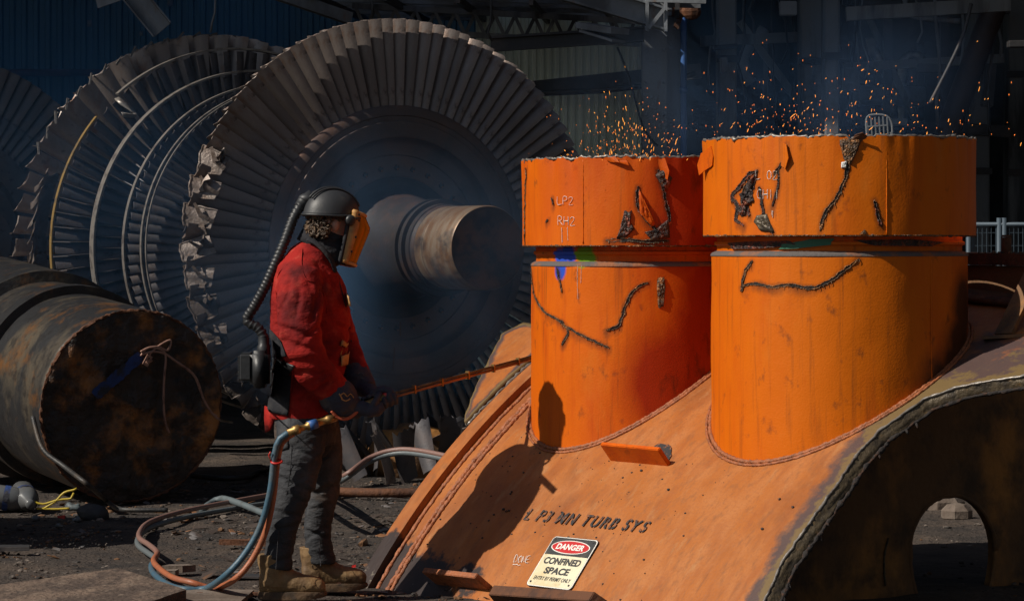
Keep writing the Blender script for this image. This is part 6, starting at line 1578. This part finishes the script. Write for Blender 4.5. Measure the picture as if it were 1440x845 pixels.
# smoke from the cutting
def smoke(name, c, r, dens, col, label, seed):
    mb = MB(); mb.ball(c, r, n=24, m=16)
    o = obj(name, mb, None)
    m = bpy.data.materials.new(name); m.use_nodes = True; N = m.node_tree.nodes; L = m.node_tree.links; N.clear()
    out = N.new('ShaderNodeOutputMaterial'); v = N.new('ShaderNodeVolumePrincipled'); v.inputs['Color'].default_value = (*col, 1)
    tc = N.new('ShaderNodeTexCoord'); t = N.new('ShaderNodeTexNoise'); t.inputs['Scale'].default_value = 1.1; t.inputs['Detail'].default_value = 4; t.inputs['Distortion'].default_value = .6
    mp = N.new('ShaderNodeMapping'); mp.inputs['Location'].default_value = (seed, seed, 0); mp.inputs['Scale'].default_value = (1, 1, .7)
    L.new(tc.outputs['Object'], mp.inputs[0]); L.new(mp.outputs[0], t.inputs['Vector'])
    # soft towards the outside of the cloud
    s_ = N.new('ShaderNodeVectorMath'); s_.operation = 'SUBTRACT'; s_.inputs[1].default_value = c; L.new(tc.outputs['Object'], s_.inputs[0])
    d_ = N.new('ShaderNodeVectorMath'); d_.operation = 'DIVIDE'; d_.inputs[1].default_value = r; L.new(s_.outputs[0], d_.inputs[0])
    l_ = N.new('ShaderNodeVectorMath'); l_.operation = 'LENGTH'; L.new(d_.outputs[0], l_.inputs[0])
    f_ = N.new('ShaderNodeMapRange'); f_.interpolation_type = 'SMOOTHSTEP'; f_.inputs['From Min'].default_value = 1.0; f_.inputs['From Max'].default_value = .15; L.new(l_.outputs['Value'], f_.inputs[0])
    a_ = N.new('ShaderNodeMapRange'); a_.inputs['From Min'].default_value = .35; a_.inputs['From Max'].default_value = .7; a_.inputs['To Max'].default_value = dens; L.new(t.outputs[0], a_.inputs[0])
    x_ = N.new('ShaderNodeMath'); x_.operation = 'MULTIPLY'; L.new(f_.outputs[0], x_.inputs[0]); L.new(a_.outputs[0], x_.inputs[1])
    L.new(x_.outputs[0], v.inputs['Density']); L.new(v.outputs[0], out.inputs['Volume'])
    o.data.materials.append(m); return tag(o, label, 'smoke', kind='stuff')
smoke('smoke', (-.95, 18.9, 1.45), (1.7, .85, 1.2), .46, (.22, .44, .78), 'thin blue smoke drifting in front of the big rotor', 2)
smoke('smoke', (-4.0, 27.5, 3.2), (5.0, 2.2, 2.8), .42, (.12, .42, .9), 'thin blue smoke hanging before the blue wall at upper left', 5)
smoke('smoke', (2.3, 27.0, 2.6), (2.2, 1.5, 2.2), .22, (.16, .38, .8), 'thin blue smoke in the dark gap behind the sparks', 9)
mb = MB(); rn = random.Random(9)
for i in range(260):
    if i % 2: x = rn.gauss(885, 48); y = 224 - abs(rn.gauss(0, 42))
    else: x = rn.choice((rn.gauss(1120, 70), rn.uniform(1000, 1430))); y = 190 - abs(rn.gauss(0, 55))
    if y < 40 or 975 < x < 990: continue
    w = rn.uniform(.0008, .0016); mb.ball(at(x, y, 13.8 + rn.uniform(0, .6)), (w, w, w * rn.uniform(1.5, 5)), n=5, m=4)
tag(obj('spark_spray', mb, M_spark_dim), 'fine dim sparks scattered among the larger ones', 'sparks', kind='stuff')

# unseen wall added right of the frame to keep sky light off that side
bq = empty('sky_blocker', (9, 12, 0), 'unseen tall grey wall added outside the right border to block sky light', 'building')
obj('wall', MB().box((8.0, -14, 0), (8.3, 30, 14)), M_hallwall, bq, smooth=False)
mb = MB()
for y in (-10, -5, 0, 5, 9, 13, 17): mb.box((7.96, y, 2), (7.995, y + 1.6, 4))
obj('blocker_panel', mb, M_darksteel, bq, smooth=False)

# hanging cables and small fittings in the dark part of the hall
rn = random.Random(41)
cab = [(1000, 30.5, 120), (1046, 30, 150), (1062, 29.5, 60), (1090, 30.2, 175), (1102, 29, 90), (1116, 29.4, 160), (1188, 28, 70), (1199, 29, 180), (1204, 28.6, 45), (1214, 28, 110), (1290, 28.8, 60), (1318, 28, 175), (1352, 29, 120), (1396, 28.5, 190), (1408, 29, 80), (1206, 29, 150)]
for k, (px, Y, y1) in enumerate(cab):
    pts = [at(px + rn.uniform(-4, 4) + 5 * math.sin(j * .9 + k), -30 + (y1 + 30) * j / 6, Y) for j in range(7)]
    mb = MB(); mb.tube(resample(pts, .12), rn.choice((.008, .011, .016)), 6)
    tag(obj('loose_cable', mb, rn.choice((M_darksteel, M_blackhose, M_greysteel))), 'loose cable hanging in the dark hall above the right pipe', 'cable', 'loose cables hanging in the dark hall')
for k, (px, py, w, h, Y, lab) in enumerate(((1018, 92, 10, 22, 27.8, 'small switch box fixed to the left grey column'), (1020, 66, 34, 6, 27.9, 'short bracket arm across the left grey column'), (1196, 112, 22, 34, 29, 'dark grey junction box beside the pale columns'), (1310, 96, 40, 12, 28.6, 'dull horizontal tray behind the slim silver duct'), (1245, 172, 60, 10, 28, 'dull ledge behind the small white frame'), (1430, 62, 26, 10, 25.9, 'dark clamp plate on the right border column'), (1108, 12, 24, 20, 27.5, 'crumpled grey sheet scrap hanging at the top right of the gap'), (1390, 120, 16, 60, 29.4, 'dark vertical duct right of the stained column'))):
    a = at(px, py, Y); W_ = w / FPX * Y; H_ = h / FPX * Y
    me = bevel_box((-W_ / 2, -.06, -H_ / 2), (W_ / 2, .06, H_ / 2), .008, Matrix.Translation(a) @ Matrix.Rotation(rn.uniform(-.12, .12), 4, 'Y'))
    tag(obj('wall_fitting', me, M_greysteel if k % 2 == 0 else M_darksteel), lab, 'fitting')
smoke('smoke', (-3.0, 20.2, 1.9), (1.9, .8, 1.6), .09, (.14, .42, .85), 'thin blue smoke veiling the rear stages of the big rotor', 4)
smoke('smoke', (.75, 14.9, 2.35), (.75, .35, .55), .55, (.30, .50, .85), 'faint smoke rising with the sparks above the left pipe', 7)
smoke('smoke', (1.75, 14.4, 2.45), (.95, .4, .55), .40, (.26, .46, .85), 'faint smoke rising with the sparks behind the right pipe', 3)

# lattice truss under the broken canopy and pale struts deep in the hall
tr_ = empty('lattice_truss', at(640, 40, 25.6), 'grey lattice truss running under the broken canopy above the rotor', 'truss')
mb = MB(); mb.bar(at(495, 8, 25.6), at(900, 30, 25.6), .05, .05); mb.bar(at(495, 40, 25.6), at(900, 62, 25.6), .05, .05); obj('chord', mb, M_column, tr_, smooth=False)
mb = MB()
for k in range(14):
    xa = 500 + k * 28; mb.bar(at(xa, 10 + (xa - 495) * .054, 25.58), at(xa + 14, 40 + (xa - 481) * .054, 25.58), .03, .03); mb.bar(at(xa + 14, 40 + (xa - 481) * .054, 25.62), at(xa + 28, 10 + (xa - 467) * .054, 25.62), .03, .03)
obj('lacing', mb, M_column, tr_, smooth=False)
for k, (a_, b_, Y, w, lab) in enumerate((((1190, 20), (1420, 6), 27.2, .10, 'long pale beam high across the dark hall at right'), ((1186, 95), (1412, 82), 29.6, .07, 'thin pale beam across the dark hall behind the ducts'), ((1215, 10), (1296, 190), 30.2, .05, 'slanting brace leaning right behind the silver ducts'), ((1040, 30), (1128, 150), 30.8, .06, 'slanting brace in the gap between the grey columns'), ((985, 58), (1128, 52), 29.2, .08, 'pale cross beam between the blue drain pipe and the wide column'))):
    beam('hall_beam', at(*a_, Y), at(*b_, Y), w, w * 1.3, M_column, lab, 'beam')
